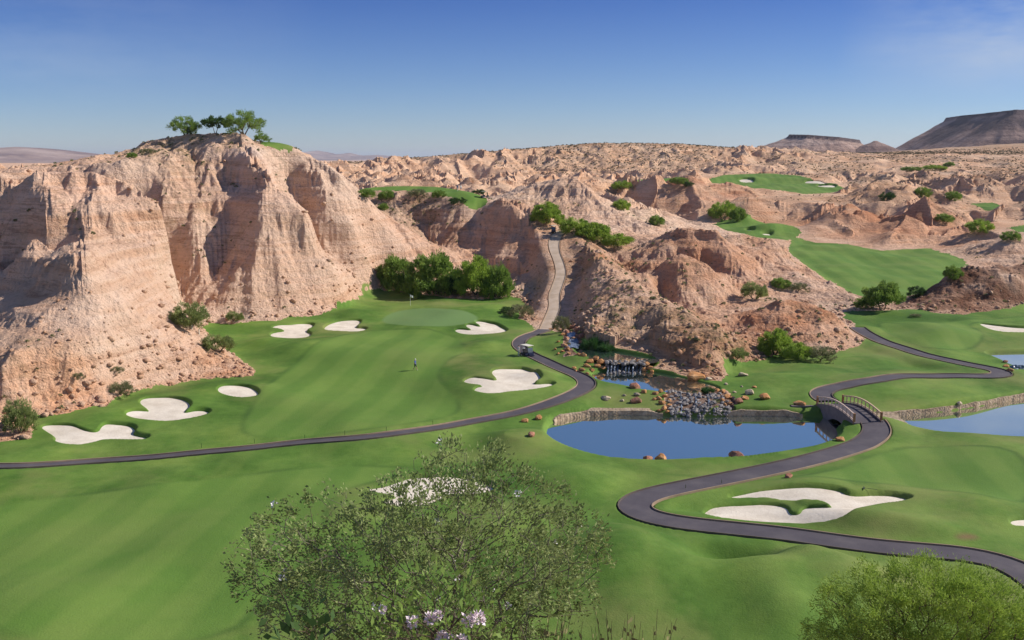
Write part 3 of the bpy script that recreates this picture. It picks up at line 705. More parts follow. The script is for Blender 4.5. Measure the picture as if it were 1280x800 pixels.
def strip(name, p, offs, zs, mat):
    d = np.gradient(p[:, :2], axis=0); d /= np.linalg.norm(d, axis=1, keepdims=True)+1e-9; nr = np.stack([d[:,1], -d[:,0]], 1)
    vs = []; n = len(offs); offs_hw = HWC[0]
    for i in range(len(p)):
        for o_, z_ in zip(offs, zs):
            o_ = o_-math.copysign(1, o_)*abs(offs_hw)*(1-p[i,3]) if abs(o_) > .9*abs(offs_hw) else o_*p[i,3]
            vs.append((p[i,0]+nr[i,0]*o_, p[i,1]+nr[i,1]*o_, p[i,2]+z_))
    fs = [(i*n+j, (i+1)*n+j, (i+1)*n+j+1, i*n+j+1) for i in range(len(p)-1) for j in range(n-1)]
    o = mk_obj(name, vs, fs, mat); o['kind'] = 'structure'; return o
HWC = [1.5]
for n, p, hw in PATHS:
    HWC[0] = hw
    strip(n, p, [-hw, -hw*.5, 0, hw*.5, hw], [-.02, 0, .015, 0, -.02], M['asphalt'] if n == 'cart_path' else M['concrete'])
    kw = .10
    for s_ in (-1, 1):
        q = [s_*hw, s_*(hw+.002), s_*(hw+kw), s_*(hw+kw+.01)]
        zz_ = [-.06, .12, .12, -.25]
        strip('kerb', p, q if s_ < 0 else q, zz_, M['kerb'] if s_ < 0 or n != 'cart_path' else M['kerb_shade'])
# ------------------------------------------------------------------ far landforms
m, t, b = material('mesa_rock', .95, .1); M['mesa'] = m
P = t.new('ShaderNodeNewGeometry').outputs['Position']
c = t.ramp(t.noise(1, 4, t.map(P, (.002,.002,.03))), [(.35,(.36,.24,.19)),(.5,(.46,.32,.26)),(.65,(.50,.37,.31))])
c = t.mix(.7, c, t.ramp(t.noise(.03, 6, P, .7), [(.3,(.45,.42,.42)),(.6,(1,1,1))]), 'MULTIPLY')
c = t.mix(t.ramp(t.noise(1, 3, t.map(P, (.004,.004,.11))), [(.5,(0,0,0)),(.56,(.45,.45,.45))]), c, (.20,.12,.10))
c = t.mix(t.attr('cap'), c, (.062,.047,.056)); t.link(c, b.inputs['Base Color'])  # cap mixes dark caprock with shade painted on the big mesa's front
bumpn(t, b, t.noise(.04, 6, P, .7), .8, 12)
def heightmesh(name, x0, x1, y0, y1, st, hf_, mat, base, cap_shade=None, label=None):
    xs = np.arange(x0, x1+st, st); ys = np.arange(y0, y1+st, st); A, B = np.meshgrid(xs, ys, indexing='ij'); A = A.astype(F32); B = B.astype(F32)
    h = hf_(A, B); nx, ny = A.shape
    idx = np.arange(nx*ny).reshape(nx, ny); keep = (np.maximum.reduce([h[:-1,:-1], h[1:,:-1], h[:-1,1:], h[1:,1:]]) > base)
    q = np.stack([idx[:-1,:-1][keep], idx[1:,:-1][keep], idx[1:,1:][keep], idx[:-1,1:][keep]], 1)
    used, inv = np.unique(q.ravel(), return_inverse=True)
    vs = np.stack([A.ravel(), B.ravel(), h.ravel()], 1)[used]
    o = mk_obj(name, vs, inv.reshape(-1, 4), mat, smooth=True); o['kind'] = 'structure'
    at = o.data.attributes.new('cap', 'FLOAT', 'POINT'); at.data.foreach_set('value', (cap_shade(A, B, h).ravel()[used] if cap_shade else np.zeros(len(used))).astype(F32))
    if label: o['label'] = label
    return o
def mesa_h(rim, top, tilt, cap, slope, lam, s, base):
    def f(A, B):
        ins = inpoly(A, B, rim); d = polydist(A, B, rim, reach=4000); d = np.where(ins, 0, d)+0*A
        gx_ = np.gradient(d, axis=0); gy_ = np.gradient(d, axis=1)
        g = gully(A, B, -gx_, -gy_, (lam, lam/2, lam/4), .16, 1, s)
        tp = top+tilt*(A-rim[0][0])
        h = tp-cap*sst(0, cap*.5, d)-slope*np.maximum(d-cap*.4, 0)**.97
        h = h+g*sst(cap*.4, cap+lam*.6, d)+noise(A/90, B/90, s)*5*sst(0, 60, d)
        return np.maximum(h, base-30).astype(F32)
    return f
def R2m(px, Y): return (px-640)/FP*Y*1.0
Ya = 2350
rim1 = [(R2m(986,Ya),Ya+40),(R2m(1000,Ya),Ya-20),(R2m(1035,Ya),Ya-40),(R2m(1070,Ya),Ya+10),(R2m(1074,Ya),Ya+120),(R2m(1010,Ya),Ya+160)]
heightmesh('mesa', R2m(900,Ya), R2m(1180,Ya), Ya-260, Ya+160, 5, mesa_h(rim1, 89, -.085, 7, .55, 34, 301, 30), M['mesa'], 8, lambda A, B, h: sst(-1.5, .5, h-(89-.085*(A-rim1[0][0])-8))*.85)
rim3 = [(R2m(1083,2300),2290),(R2m(1089,2300),2290),(R2m(1086,2300),2310)]
heightmesh('mesa', R2m(1020,2300), R2m(1150,2300), 2150, 2420, 5, mesa_h(rim3, 72, 0, 2, .5, 30, 311, 30), M['mesa'], 12, lambda A, B, h: np.full(A.shape, .35))
Yb = 2700
rim2 = [(R2m(1172,Yb+330),Yb+330),(R2m(1190,Yb+180),Yb+180),(R2m(1228,Yb-20),Yb-20),(R2m(1256,Yb-170),Yb-170),(R2m(1272,Yb-160),Yb-160),(R2m(1310,Yb),Yb),(R2m(1360,Yb-40),Yb-40),(R2m(1480,Yb-60),Yb-60),(R2m(1500,Yb),Yb+340)]
heightmesh('mesa', R2m(1040,Yb), R2m(1500,Yb), Yb-420, Yb+340, 7, mesa_h(rim2, 153, .004, 10, .66, 60, 321, 30), M['mesa'], 8,
 lambda A, B, h: np.clip(sst(-1, 1, h-146)*.9+.8*sst(-.2, .3, noise(A/130, B/160, 5)+.15-sst(R2m(1235,Yb), R2m(1275,Yb), A)*.6), 0, .95))  # dark rim, plus the left front face darkened to paint in its shade
def ridge_h(pts, Yc, halfw, base, s, rough):
    px_ = [p[0] for p in pts]; hz = [D(p[0], p[1], Yc)[2] for p in pts]
    def f(A, B):
        q = A/Yc*FP/1.0+640; top = np.interp(q, px_, hz)
        tt = np.abs(B-Yc)/halfw
        n_ = fbm(A/(halfw*.35), B/(halfw*.35), 5, s)
        return (base+(top-base)*np.clip(1-tt, 0, 1)**.8+n_*rough*np.clip(1.0-np.abs(tt-.5)*2, 0, 1)*(top-base)).astype(F32)
    return f
m, t, b = material('distant_range', .95, .1); M['range'] = m
P = t.new('ShaderNodeNewGeometry').outputs['Position']
t.link(t.ramp(t.noise(.0022, 8, P, .72), [(.35,(.16,.12,.13)),(.5,(.30,.22,.20)),(.65,(.44,.34,.30))]), b.inputs['Base Color'])
heightmesh('mountain_range', R2m(-260,7000), R2m(330,7000), 5200, 7000, 30, ridge_h([(-300,196),(-120,190),(-20,186.5),(30,183.5),(60,185),(85,187),(110,190),(160,196),(230,200),(300,203)], 7000, 1800, 5, 401, .35), M['range'], 4)
heightmesh('mountain_range', R2m(300,20000), R2m(560,20000), 16000, 20000, 90, ridge_h([(300,198),(350,194),(385,190),(400,188),(412,190),(425,193),(440,191),(455,194.5),(475,193.5),(500,196),(560,199)], 20000, 4000, 0, 411, .15), M['range'], -5)

# ------------------------------------------------------------------ plants
def leafmat(name, c1, c2, c3, sc=4, trans=.25):
    m, t, b = material(name, .6, .25)
    f = t.noise(sc, 3, t.new('ShaderNodeTexCoord').outputs['Object'], .7)
    c = t.ramp(f, [(.3, c1), (.5, c2), (.7, c3)])
    t.link(c, b.inputs['Base Color'])
    tr = t.new('ShaderNodeBsdfTranslucent'); t.link(c, tr.inputs[0]); mx = t.new('ShaderNodeMixShader'); mx.inputs[0].default_value = trans
    t.link(b.outputs[0], mx.inputs[1]); t.link(tr.outputs[0], mx.inputs[2]); t.link(mx.outputs[0], t.n['Material Output'].inputs['Surface'])
    return m
M['lf_green'] = leafmat('mesquite_leaves', (.13,.21,.04), (.21,.32,.06), (.30,.41,.09), 4, .4)
M['lf_bright'] = leafmat('palo_verde_leaves', (.19,.29,.04), (.29,.41,.06), (.38,.50,.09), 4, .4)
M['lf_dark'] = leafmat('dark_leaves', (.035,.075,.02), (.06,.12,.03), (.09,.16,.04), 4, .3)
M['lf_grey'] = leafmat('grey_green_leaves', (.14,.155,.07), (.21,.22,.10), (.29,.29,.16), 4, .35)
M['lf_olive'] = leafmat('olive_leaves', (.16,.21,.06), (.25,.30,.10), (.34,.38,.15), 4, .4)
M['lf_fg'] = leafmat('creosote_leaves', (.14,.185,.055), (.24,.30,.095), (.38,.44,.18), 2.5, .35)
M['bark'] = simple('bark', (.12,.085,.06), .9, .1, .3, 6)
M['bark_pale'] = simple('pale_twig_bark', (.17,.14,.11), .85, .2, .35, 8)
M['lf_reed'] = leafmat('reed_leaves', (.03,.09,.02), (.05,.13,.03), (.08,.17,.04))
M['straw'] = simple('dry_grass', (.26,.25,.11), .9, .1, .3, 5)
def leaf_quads(c, L, W, up=.3, seed=0, along=None):
    """one folded leaf (4 corners) per centre"""
    r_ = np.random.default_rng(seed); n = len(c)
    d = r_.normal(size=(n, 3)); d[:, 2] += up
    if along is not None: d = d*.5+along*1.2
    d /= np.linalg.norm(d, axis=1, keepdims=True)+1e-9
    s_ = np.cross(d, r_.normal(size=(n, 3))); s_ /= np.linalg.norm(s_, axis=1, keepdims=True)+1e-9
    L_ = (L*r_.uniform(.6, 1.3, n))[:, None]; W_ = (W*r_.uniform(.6, 1.3, n))[:, None]
    v = np.stack([c, c+d*L_*.5+s_*W_*.5, c+d*L_, c+d*L_*.5-s_*W_*.5], 1).reshape(-1, 3)
    return v, np.arange(4*n).reshape(-1, 4)
def quick_mesh(name, v, f, mat):
    me = bpy.data.meshes.new(name); n = len(f); k = f.shape[1]
    me.vertices.add(len(v)); me.vertices.foreach_set('co', v.astype(F32).ravel())
    me.loops.add(n*k); me.loops.foreach_set('vertex_index', f.astype(np.int32).ravel())
    me.polygons.add(n); me.polygons.foreach_set('loop_start', np.arange(0, n*k, k, dtype=np.int32)); me.polygons.foreach_set('loop_total', np.full(n, k, np.int32))
    me.update(calc_edges=True); me.materials.append(mat); return me
def link(name, me, parent=None):
    o = bpy.data.objects.new(name, me); col.objects.link(o)
    if parent: o.parent = parent
    return o
def grow_tree(tips, base, seed=0, jit=.06):
    """branch nodes that join every tip back to the base"""
    r_ = np.random.default_rng(seed); nodes = [np.array(base, float)]; par = [-1]; plen = [0.]
    for i in np.argsort(np.linalg.norm(tips-base, axis=1)):
        tp = tips[i]; A = np.array(nodes); d = np.linalg.norm(A-tp, axis=1)
        j = int(np.argmin(d+np.array(plen)*.28)); dist = d[j]; k = max(int(dist/(jit*5)), 1)
        a = A[j]; p = j
        for q in range(1, k+1):
            pos = a+(tp-a)*q/k+(r_.normal(size=3)*jit*.5 if q < k else 0)
            nodes.append(pos); par.append(p); plen.append(plen[p]+dist/k); p = len(nodes)-1
    return np.array(nodes), np.array(par)
def tubes(nodes, par, r0, sides=4, expo=.45, rmax=None):
    n = len(nodes); cnt = np.ones(n)
    haschild = np.zeros(n, bool); haschild[par[par >= 0]] = True
    cnt = np.where(haschild, 0, 1.)
    for i in range(n-1, 0, -1): cnt[par[i]] += cnt[i]
    rad = r0*cnt**expo
    if rmax: rad = np.minimum(rad, rmax)
    a = nodes[par[1:]]; b_ = nodes[1:]; d = b_-a; d /= np.linalg.norm(d, axis=1, keepdims=True)+1e-9
    ref = np.where(np.abs(d[:, 2:3]) > .9, [[1,0,0]], [[0,0,1]]); u = np.cross(d, ref); u /= np.linalg.norm(u, axis=1, keepdims=True)+1e-9; w_ = np.cross(d, u)
    an = np.arange(sides)*2*PI/sides; ca = np.cos(an)[None, :, None]; sa = np.sin(an)[None, :, None]
    ring = u[:, None]*ca+w_[:, None]*sa
    ra = np.minimum(rad[par[1:]], rad[1:]*1.5)[:, None, None]; rb = rad[1:][:, None, None]
    v = np.concatenate([a[:, None]+ring*ra, b_[:, None]+ring*rb], 1)
    m_ = len(a); base = (np.arange(m_)*2*sides)[:, None, None]; k = np.arange(sides)
    f = np.stack([k, (k+1) % sides, (k+1) % sides+sides, k+sides], 1)[None]+base
    return v.reshape(-1, 3), f.reshape(-1, 4)
def plant_proto(seed, nclump, nleaf, L, W, flat=1.0, trunk=.0, leafm='lf_green', spread=.22, droop=0):
    """unit plant: half-width about 1, height about 1; returns (leaves mesh, wood mesh)"""
    r_ = np.random.default_rng(seed)
    th = r_.uniform(0, 2*PI, nclump); rr = np.sqrt(r_.uniform(0, 1, nclump))*.86
    dome = np.sqrt(np.clip(1-(rr/1.0)**2, .04, 1))
    zt_ = trunk+(1-trunk)*dome*r_.uniform(0, 1, nclump)**.55*.92*flat
    zt_ = np.maximum(zt_, .07+trunk)
    cl = np.stack([rr*np.cos(th)*r_.uniform(.8, 1.12, nclump), rr*np.sin(th)*r_.uniform(.8, 1.12, nclump), zt_], 1)
    sz = r_.uniform(.5, 1.2, nclump)*spread
    w_ = r_.integers(0, nclump, nleaf); off = r_.normal(size=(nleaf, 3)); off /= np.linalg.norm(off, axis=1, keepdims=True)
    off *= (r_.uniform(0, 1, nleaf)**.55)[:, None]*sz[w_][:, None]*[1.15, 1.15, .75]
    out = cl[w_]*[1,1,0]; out /= np.linalg.norm(out, axis=1, keepdims=True)+.05; out[:, 2] = .5-droop
    c_ = cl[w_]+off; c_[:, 2] = np.maximum(c_[:, 2], .02)
    v, f = leaf_quads(c_, L, W, .3, seed, out)
    nodes, par = grow_tree(cl*[.95,.95,.93], (0,0,-.04), seed, .05)
    tv, tf_ = tubes(nodes, par, .006, 5, .55, .045)
    return quick_mesh('crown', v, f, M[leafm]), quick_mesh('trunk', tv, tf_, M['bark'])
PR = {
 'mesq': plant_proto(1, 110, 15000, .085, .034, 1.0, .0, 'lf_green', .19),
 'mesq2': plant_proto(2, 100, 15000, .085, .036, 1.0, .0, 'lf_bright', .19),
 'airy': plant_proto(3, 70, 5200, .12, .022, 1.0, .06, 'lf_green', .18),
 'umb': plant_proto(4, 50, 5000, .10, .045, 1.0, .34, 'lf_dark', .17),
 'bush': plant_proto(5, 70, 8000, .11, .034, 1.0, .0, 'lf_green', .22),
 'bushb': plant_proto(6, 70, 8000, .11, .034, 1.0, .0, 'lf_bright', .22),
 'grey': plant_proto(7, 50, 3600, .13, .028, .95, .0, 'lf_grey', .22),
 'dark': plant_proto(8, 50, 5000, .11, .042, 1.0, .0, 'lf_dark', .22),
 'olive': plant_proto(15, 70, 7000, .11, .026, 1.0, .0, 'lf_olive', .21),
 'reed': plant_proto(9, 40, 2600, .45, .030, .8, .0, 'lf_reed', .20),
 'tree': plant_proto(10, 80, 11000, .09, .038, 1.0, .20, 'lf_green', .19),
}
def plant(name, px, py, w_, h_, proto, label, cat, group=None, loc=None):
    q = loc or hit(px, py)
    while py < 200 and px < 340 and q[1] > 300: py += 1; q = hit(px, py)
    s_ = w_/FP*q[1]/2; hh_ = h_/FP*q[1]
    e_ = empty(name, (q[0], q[1], q[2]-.05*hh_), random.uniform(0, 6.28), (s_, s_, hh_))
    cm, tm = PR[proto]
    link('crown', cm, e_); link('trunk', tm, e_)
    tag(e_, label, cat, group); return e_
G1 = 'desert trees and bushes among the badlands'
PL = [
 ('desert_tree',231,166,40,24,'airy','airy light green tree on the hilltop, leftmost of its row','tree'),
 ('desert_tree',269,162,34,22,'umb','small dark umbrella-shaped tree in the middle of the hilltop row','tree'),
 ('desert_tree',305,168,56,30,'airy','largest feathery green tree on the hilltop','tree'),
 ('desert_bush',237,165,13,11,'dark','small dark bush tucked under the leftmost hilltop tree','bush'),
 ('desert_bush',327,179,24,13,'airy','low wispy bush just right of the largest hilltop tree','bush'),
 ('desert_bush',186,192,20,7,'grey','flat scrubby bush on the sloping left skyline of the summit','bush'),
 ('desert_bush',165,197,14,7,'bush','small green bush lowest on the left skyline slope','bush'),
 ('mesquite_tree',497,362,56,46,'mesq','leftmost rounded green tree behind the putting green','tree'),
 ('mesquite_tree',541,367,80,56,'mesq','widest and tallest green tree behind the putting green','tree'),
 ('mesquite_tree',594,369,60,52,'mesq2','bright green tree behind the green, between wide tree and darker one','tree'),
 ('mesquite_tree',621,371,46,44,'mesq','darker green tree at the right end of the row behind the green','tree'),
 ('mesquite_bush',570,368,36,26,'dark','dark low bush between the tall trees behind the green','bush'),
 ('mesquite_bush',481,352,30,24,'bush','low green bush at the left end of the row behind the green','bush'),
 ('mesquite_bush',237,411,52,38,'olive','round light green bush growing at the mouth of the gorge','bush'),
 ('desert_bush',294,402,24,15,'olive','small green bush against the foot of the summit cliff','bush'),
 ('desert_bush',273,440,44,26,'olive','soft bright bush on turf beside the cliff point','bush'),
 ('desert_bush',152,494,40,19,'grey','grey green bush at the cliff foot above the clover bunker','bush'),
 ('mesquite_bush',26,541,46,50,'olive','tall green bush at the left edge of the view','bush'),
 ('desert_bush',98,474,18,9,'grey','tiny grey bush low on the front cliff, left of another','bush'),
 ('desert_bush',145,466,22,9,'grey','small greyish bush on the front cliff above the bigger one','bush'),
 ('desert_bush',651,396,38,18,'grey','grey shrub at the bunker side of the concrete road','bush'),
 ('desert_bush',636,392,24,10,'dark','low dark shrub right of the putting green','bush'),
 ('desert_bush',703,414,28,22,'grey','grey green shrub at the foot of the concrete road','bush'),
 ('mesquite_bush',683,279,42,28,'mesq2','bright green bush left of the top of the concrete road','bush'),
 ('mesquite_bush',719,292,44,22,'bushb','bright green bush right of the top of the concrete road','bush'),
 ('mesquite_bush',742,299,50,22,'mesq2','wide bright bush in the middle of the row beyond the road','bush'),
 ('mesquite_bush',772,308,44,18,'bushb','low bright bush at the right end of the row beyond the road','bush'),
 ('desert_bush',777,262,24,14,'bushb','round bright bush in the hollow left of the pale hill','bush'),
 ('desert_bush',821,281,22,13,'bush','small round bush at the foot of the pale hill','bush'),
 ('mesquite_bush',903,272,36,22,'bushb','bright bush before the middle fairway, left of a pair','bush'),
 ('mesquite_bush',922,276,24,18,'bush','darker bush before the middle fairway, right of a pair','bush'),
 ('desert_bush',849,230,28,9,'bush','green bush at the end of the narrow distant tee strip','bush'),
 ('desert_bush',777,236,26,11,'bushb','bright bush at the left end of the narrow distant tee strip','bush'),
 ('desert_bush',861,234,14,7,'dark','small dark bush beside the narrow distant tee strip','bush'),
 ('mesquite_bush',943,374,36,25,'olive','rounded green bush at the foot of the pale cliff ridge','bush'),
 ('desert_bush',976,360,30,13,'bush','green shrub on the bench above the small red hill','bush'),
 ('desert_bush',998,364,28,12,'grey','grey shrub on the bench above the small red hill','bush'),
 ('palo_verde_bush',969,444,48,36,'mesq2','bright yellow green bush below the small red hill','bush'),
 ('palo_verde_bush',996,449,42,24,'bushb','middle bush of three below the small red hill','bush'),
 ('mesquite_bush',1026,452,46,22,'grey','greyish spreading bush, rightmost below the small red hill','bush'),
 ('mesquite_bush',920,450,32,18,'olive','dull green bush on the tip of the long brown ridge','bush'),
 ('mesquite_tree',1103,388,54,38,'tree','round dark green tree with a bare trunk by the far fairway','tree'),
 ('desert_bush',1080,385,30,15,'bush','low green bush left of the round tree by the far fairway','bush'),
 ('desert_bush',1144,372,26,16,'dark','dark bush between the round tree and the dark hill','bush'),
 ('mesquite_bush',1191,350,28,18,'bush','green bush on the left shoulder of the dark right hill','bush'),
 ('desert_bush',1108,251,22,12,'dark','left of three round bushes in the far badlands','bush'),
 ('desert_bush',1152,246,24,13,'bush','middle of three round bushes in the far badlands','bush'),
 ('desert_bush',1191,251,22,13,'bush','right of three round bushes in the far badlands','bush'),
 ('desert_bush',1224,290,36,17,'bushb','wide bright bush above the dark right hill','bush'),
 ('desert_bush',1180,278,28,11,'bush','low bush beside the distant bend of dirt road','bush'),
 ('desert_bush',1264,300,26,12,'bush','green bush near the right edge above the dark hill','bush'),
 ('desert_bush',1168,212,30,6,'bushb','long low green bush on the desert bench under the mesas','bush'),
 ('desert_bush',1140,214,30,6,'bush','short green bush on the desert bench under the mesas','bush'),
 ('desert_bush',1186,208,16,6,'bush','small end bush on the desert bench under the mesas','bush'),
 ('desert_bush',573,255,26,9,'dark','dark bush hanging below the bright tee corner','bush'),
 ('desert_bush',599,243,18,7,'dark','dark low bush on the far edge of the tee','bush'),
 ('desert_bush',458,247,26,11,'bush','green bush at the left end below the tee edge','bush'),
 ('desert_bush',483,250,24,12,'bush','second green bush along the tee edge','bush'),
 ('desert_bush',521,248,28,12,'grey','greyish bush in the middle below the tee edge','bush'),
 ('desert_bush',548,247,20,10,'bush','last green bush along the tee edge, nearest its corner','bush'),
 ('desert_bush',479,263,16,9,'bush','lone green bush on the shaded slope below the tee','bush'),
 ('reed_clump',741,441,26,19,'reed','taller clump of green reeds beside the waterfall','reeds'),
 ('reed_clump',758,444,20,15,'reed','shorter clump of green reeds right of the waterfall','reeds'),
 ('reed_clump',885,492,16,9,'reed','green plant tuft at the head of the lower rock cascade','reeds'),
 ('flower_bed',1145,396,16,7,'grey','orange flowering patch on turf before the dark right hill','flower bed'),
]
for p in PL: plant(*p, group=G1 if 'bush' in p[0] else None)
for o_ in [o for o in col.objects if o.name.startswith('flower_bed')]:
    o_.scale.z *= .6
# many little shrubs nobody could count: one object
def scrub_field(name, n, region, size, seed, mat, label):
    r_ = np.random.default_rng(seed); pts = []
    for (t0, t1, r0, r1, k) in region:
        th_ = r_.uniform(t0, t1, k); rr_ = np.sqrt(r_.uniform(r0*r0, r1*r1, k)) if r1 < 2*r0 else r_.uniform(r0, r1, k)
        pts.append(np.stack([th_, rr_], 1))
    pts = np.concatenate(pts); x = pts[:,1]*np.sin(pts[:,0]); y = pts[:,1]*np.cos(pts[:,0])
    u = np.rint((pts[:,0]-TH[0])/(TH[1]-TH[0])).astype(int).clip(0, NTH-1); v_ = np.searchsorted(R, pts[:,1]).clip(0, NR-1)
    dens = scrub[v_, u]; ok = (~isg[v_, u]) & (r_.uniform(0, 1, len(x)) < dens*1.3)
    for nn, p_, hw in PATHS: ok &= ~((np.abs(x[:,None]-p_[None,::3,0]) < 4) & (np.abs(y[:,None]-p_[None,::3,1]) < 4)).any(1)
    x, y = x[ok], y[ok]; zz = samp(x, y); n_ = len(x)
    s_ = size*r_.uniform(.5, 1.5, n_)*np.clip(np.hypot(x, y)/600, .55, 1.6)
    K = 16; ang = r_.uniform(0, 2*PI, (n_, K)); el = r_.uniform(.05, 1.4, (n_, K))
    d = np.stack([np.cos(ang)*np.cos(el), np.sin(ang)*np.cos(el), np.sin(el)*.9], 2)
    c0 = np.stack([x, y, zz], 1)[:, None]; a_ = c0+d*s_[:, None, None]
    sd_ = r_.normal(size=(n_, K, 3)); sd_ /= np.linalg.norm(sd_, axis=2, keepdims=True)
    b1 = c0+d*s_[:, None, None]*.35+sd_*s_[:, None, None]*.42; b2 = c0+d*s_[:, None, None]*.35-sd_*s_[:, None, None]*.42
    v = np.stack([a_, b1, b2], 2).reshape(-1, 3)
    o = link(name, quick_mesh(name, v, np.arange(len(v)).reshape(-1, 3), mat)); tag(o, label, 'scrub', kind='stuff'); return o
M['lf_scrub'] = leafmat('scrub_leaves', (.12,.105,.05), (.17,.15,.075), (.22,.19,.11), .05, .1)
scrub_field('desert_scrub', 0, [(-.55,.56,430,1350,36000),(-.2,.56,700,1250,16000)], .55, 31, M['lf_scrub'], 'countless small dark scrub tufts dotting the far desert slopes')
scrub_field('hillside_scrub', 0, [(-.5,.5,95,330,15000)], .75, 32, M['lf_grey'], 'dry grey green tufts scattered over the nearer rocky slopes')

# ------------------------------------------------------------------ boulders
def rock_mesh(seed, sub=2):
    bm = bmesh.new(); bmesh.ops.create_icosphere(bm, subdivisions=sub, radius=1); r_ = np.random.default_rng(seed)
    pl_n = r_.normal(size=(13, 3)); pl_n /= np.linalg.norm(pl_n, axis=1, keepdims=True); pd = r_.uniform(.5, .85, 13)
    for v in bm.verts:
        p = np.array(v.co); 
        for n_, d_ in zip(pl_n, pd):
            k = p@n_-d_
            if k > 0: p = p-n_*k*.92
        v.co = p*[1.15, .95, .85]+r_.normal(size=3)*.018
    me = bpy.data.meshes.new('boulder'); bm.to_mesh(me); bm.free(); return me
def rockmat(name, a, b_, c_):
    m, t, b = material(name, .9, .2); g = t.new('ShaderNodeTexCoord').outputs['Object']
    oi = t.new('ShaderNodeObjectInfo').outputs['Random']
    c = t.ramp(t.noise(1.3, 6, g, .65), [(.32, a), (.5, b_), (.68, c_)])
    c = t.mix(.5, c, t.ramp(oi, [(0, (.62,.60,.58)), (.5, (1,1,1)), (1, (1.15,1.05,.95))]), 'MULTIPLY')
    t.link(c, b.inputs['Base Color']); bumpn(t, b, t.noise(3, 5, g, .7), .6, .25); return m
M['orange'] = rockmat('orange_sandstone', (.28,.12,.05), (.50,.25,.10), (.62,.38,.20))
M['redrock'] = rockmat('red_stone', (.22,.10,.07), (.36,.17,.11), (.46,.26,.17))
M['palerock'] = rockmat('pale_stone', (.36,.28,.18), (.52,.42,.29), (.62,.53,.40))
M['greyrock'] = rockmat('grey_cobble', (.10,.095,.10), (.25,.23,.22), (.52,.49,.46))
RM = {}
for k_ in ('orange', 'redrock', 'palerock', 'greyrock'):
    for s_ in range(5):
        me = rock_mesh(100+s_); me.materials.append(M[k_]); RM[k_, s_] = me
def boulder(px, py, w_, kind, label, group=None, h_=.8, name='boulder', zb=None, s=None):
    q = hit(px, py) if zb is None else Z(px, py, zb)
    for nn, pp, lv, lip in PONDS:
        if q[2] < lv: 
            q3 = Z(px, py, lv)
            if inpoly(np.array([q3[0]]), np.array([q3[1]]), grow(pp, 1.5))[0]: q = q3
    r_ = w_/FP*q[1]/2
    o = link(name, RM[kind, random.randrange(5) if s is None else s]); o.location = (q[0], q[1], q[2]+r_*h_*.35)
    o.rotation_euler = (random.uniform(-.25,.25), random.uniform(-.25,.25), random.uniform(0, 6.28)); o.scale = (r_*1.05, r_*.95, r_*h_)
    tag(o, label, 'boulder' if name == 'boulder' else 'stone', group); return o
gA, gB, gC, gD, gE = 'boulders left of the waterfall', 'orange boulders left of the middle cascade', 'boulders right of the middle cascade', 'orange boulders left of the lower cascade', 'orange boulders right of the lower cascade'
for a, b_, w_ in ((688,413,7),(694,411,7),(700,414,8),(704,419,7),(698,428,6),(706,433,8),(710,438,8),(703,440,6),(698,443,5),(694,437,5),(711,443,6),(729,445,10),(723,444,7)):
    boulder(a, b_, w_, 'orange', 'orange boulder in the line of rocks left of the waterfall', gA)
for a, b_, w_ in ((733,459,11),(738,453,12),(745,449,11),(751,453,11),(747,459,12),(740,465,9),(727,464,9),(720,466,8),(753,462,9),(757,457,8),(718,461,7),(734,468,7)):
    boulder(a, b_, w_, 'orange', 'orange boulder heaped on the left side of the middle cascade', gB)
for a, b_, w_ in ((808,456,10),(800,459,9),(812,461,10),(797,452,7),(805,464,9),(815,466,7)):
    boulder(a, b_, w_, 'orange', 'brown orange boulder on the right side of the middle cascade', gC)
for a, b_, w_ in ((820,493,9),(826,490,9),(823,499,10),(831,496,10),(828,505,11),(836,502,9),(830,512,10),(837,509,9),(818,500,7),(824,515,7),(834,516,7)):
    boulder(a, b_, w_, 'orange', 'orange boulder heaped on the left side of the lower cascade', gD)
for a, b_, w_ in ((896,489,9),(903,491,10),(909,498,13),(902,502,10),(912,506,9),(906,508,8),(914,499,7)):
    boulder(a, b_, w_, 'orange', 'orange boulder heaped on the right side of the lower cascade', gE)
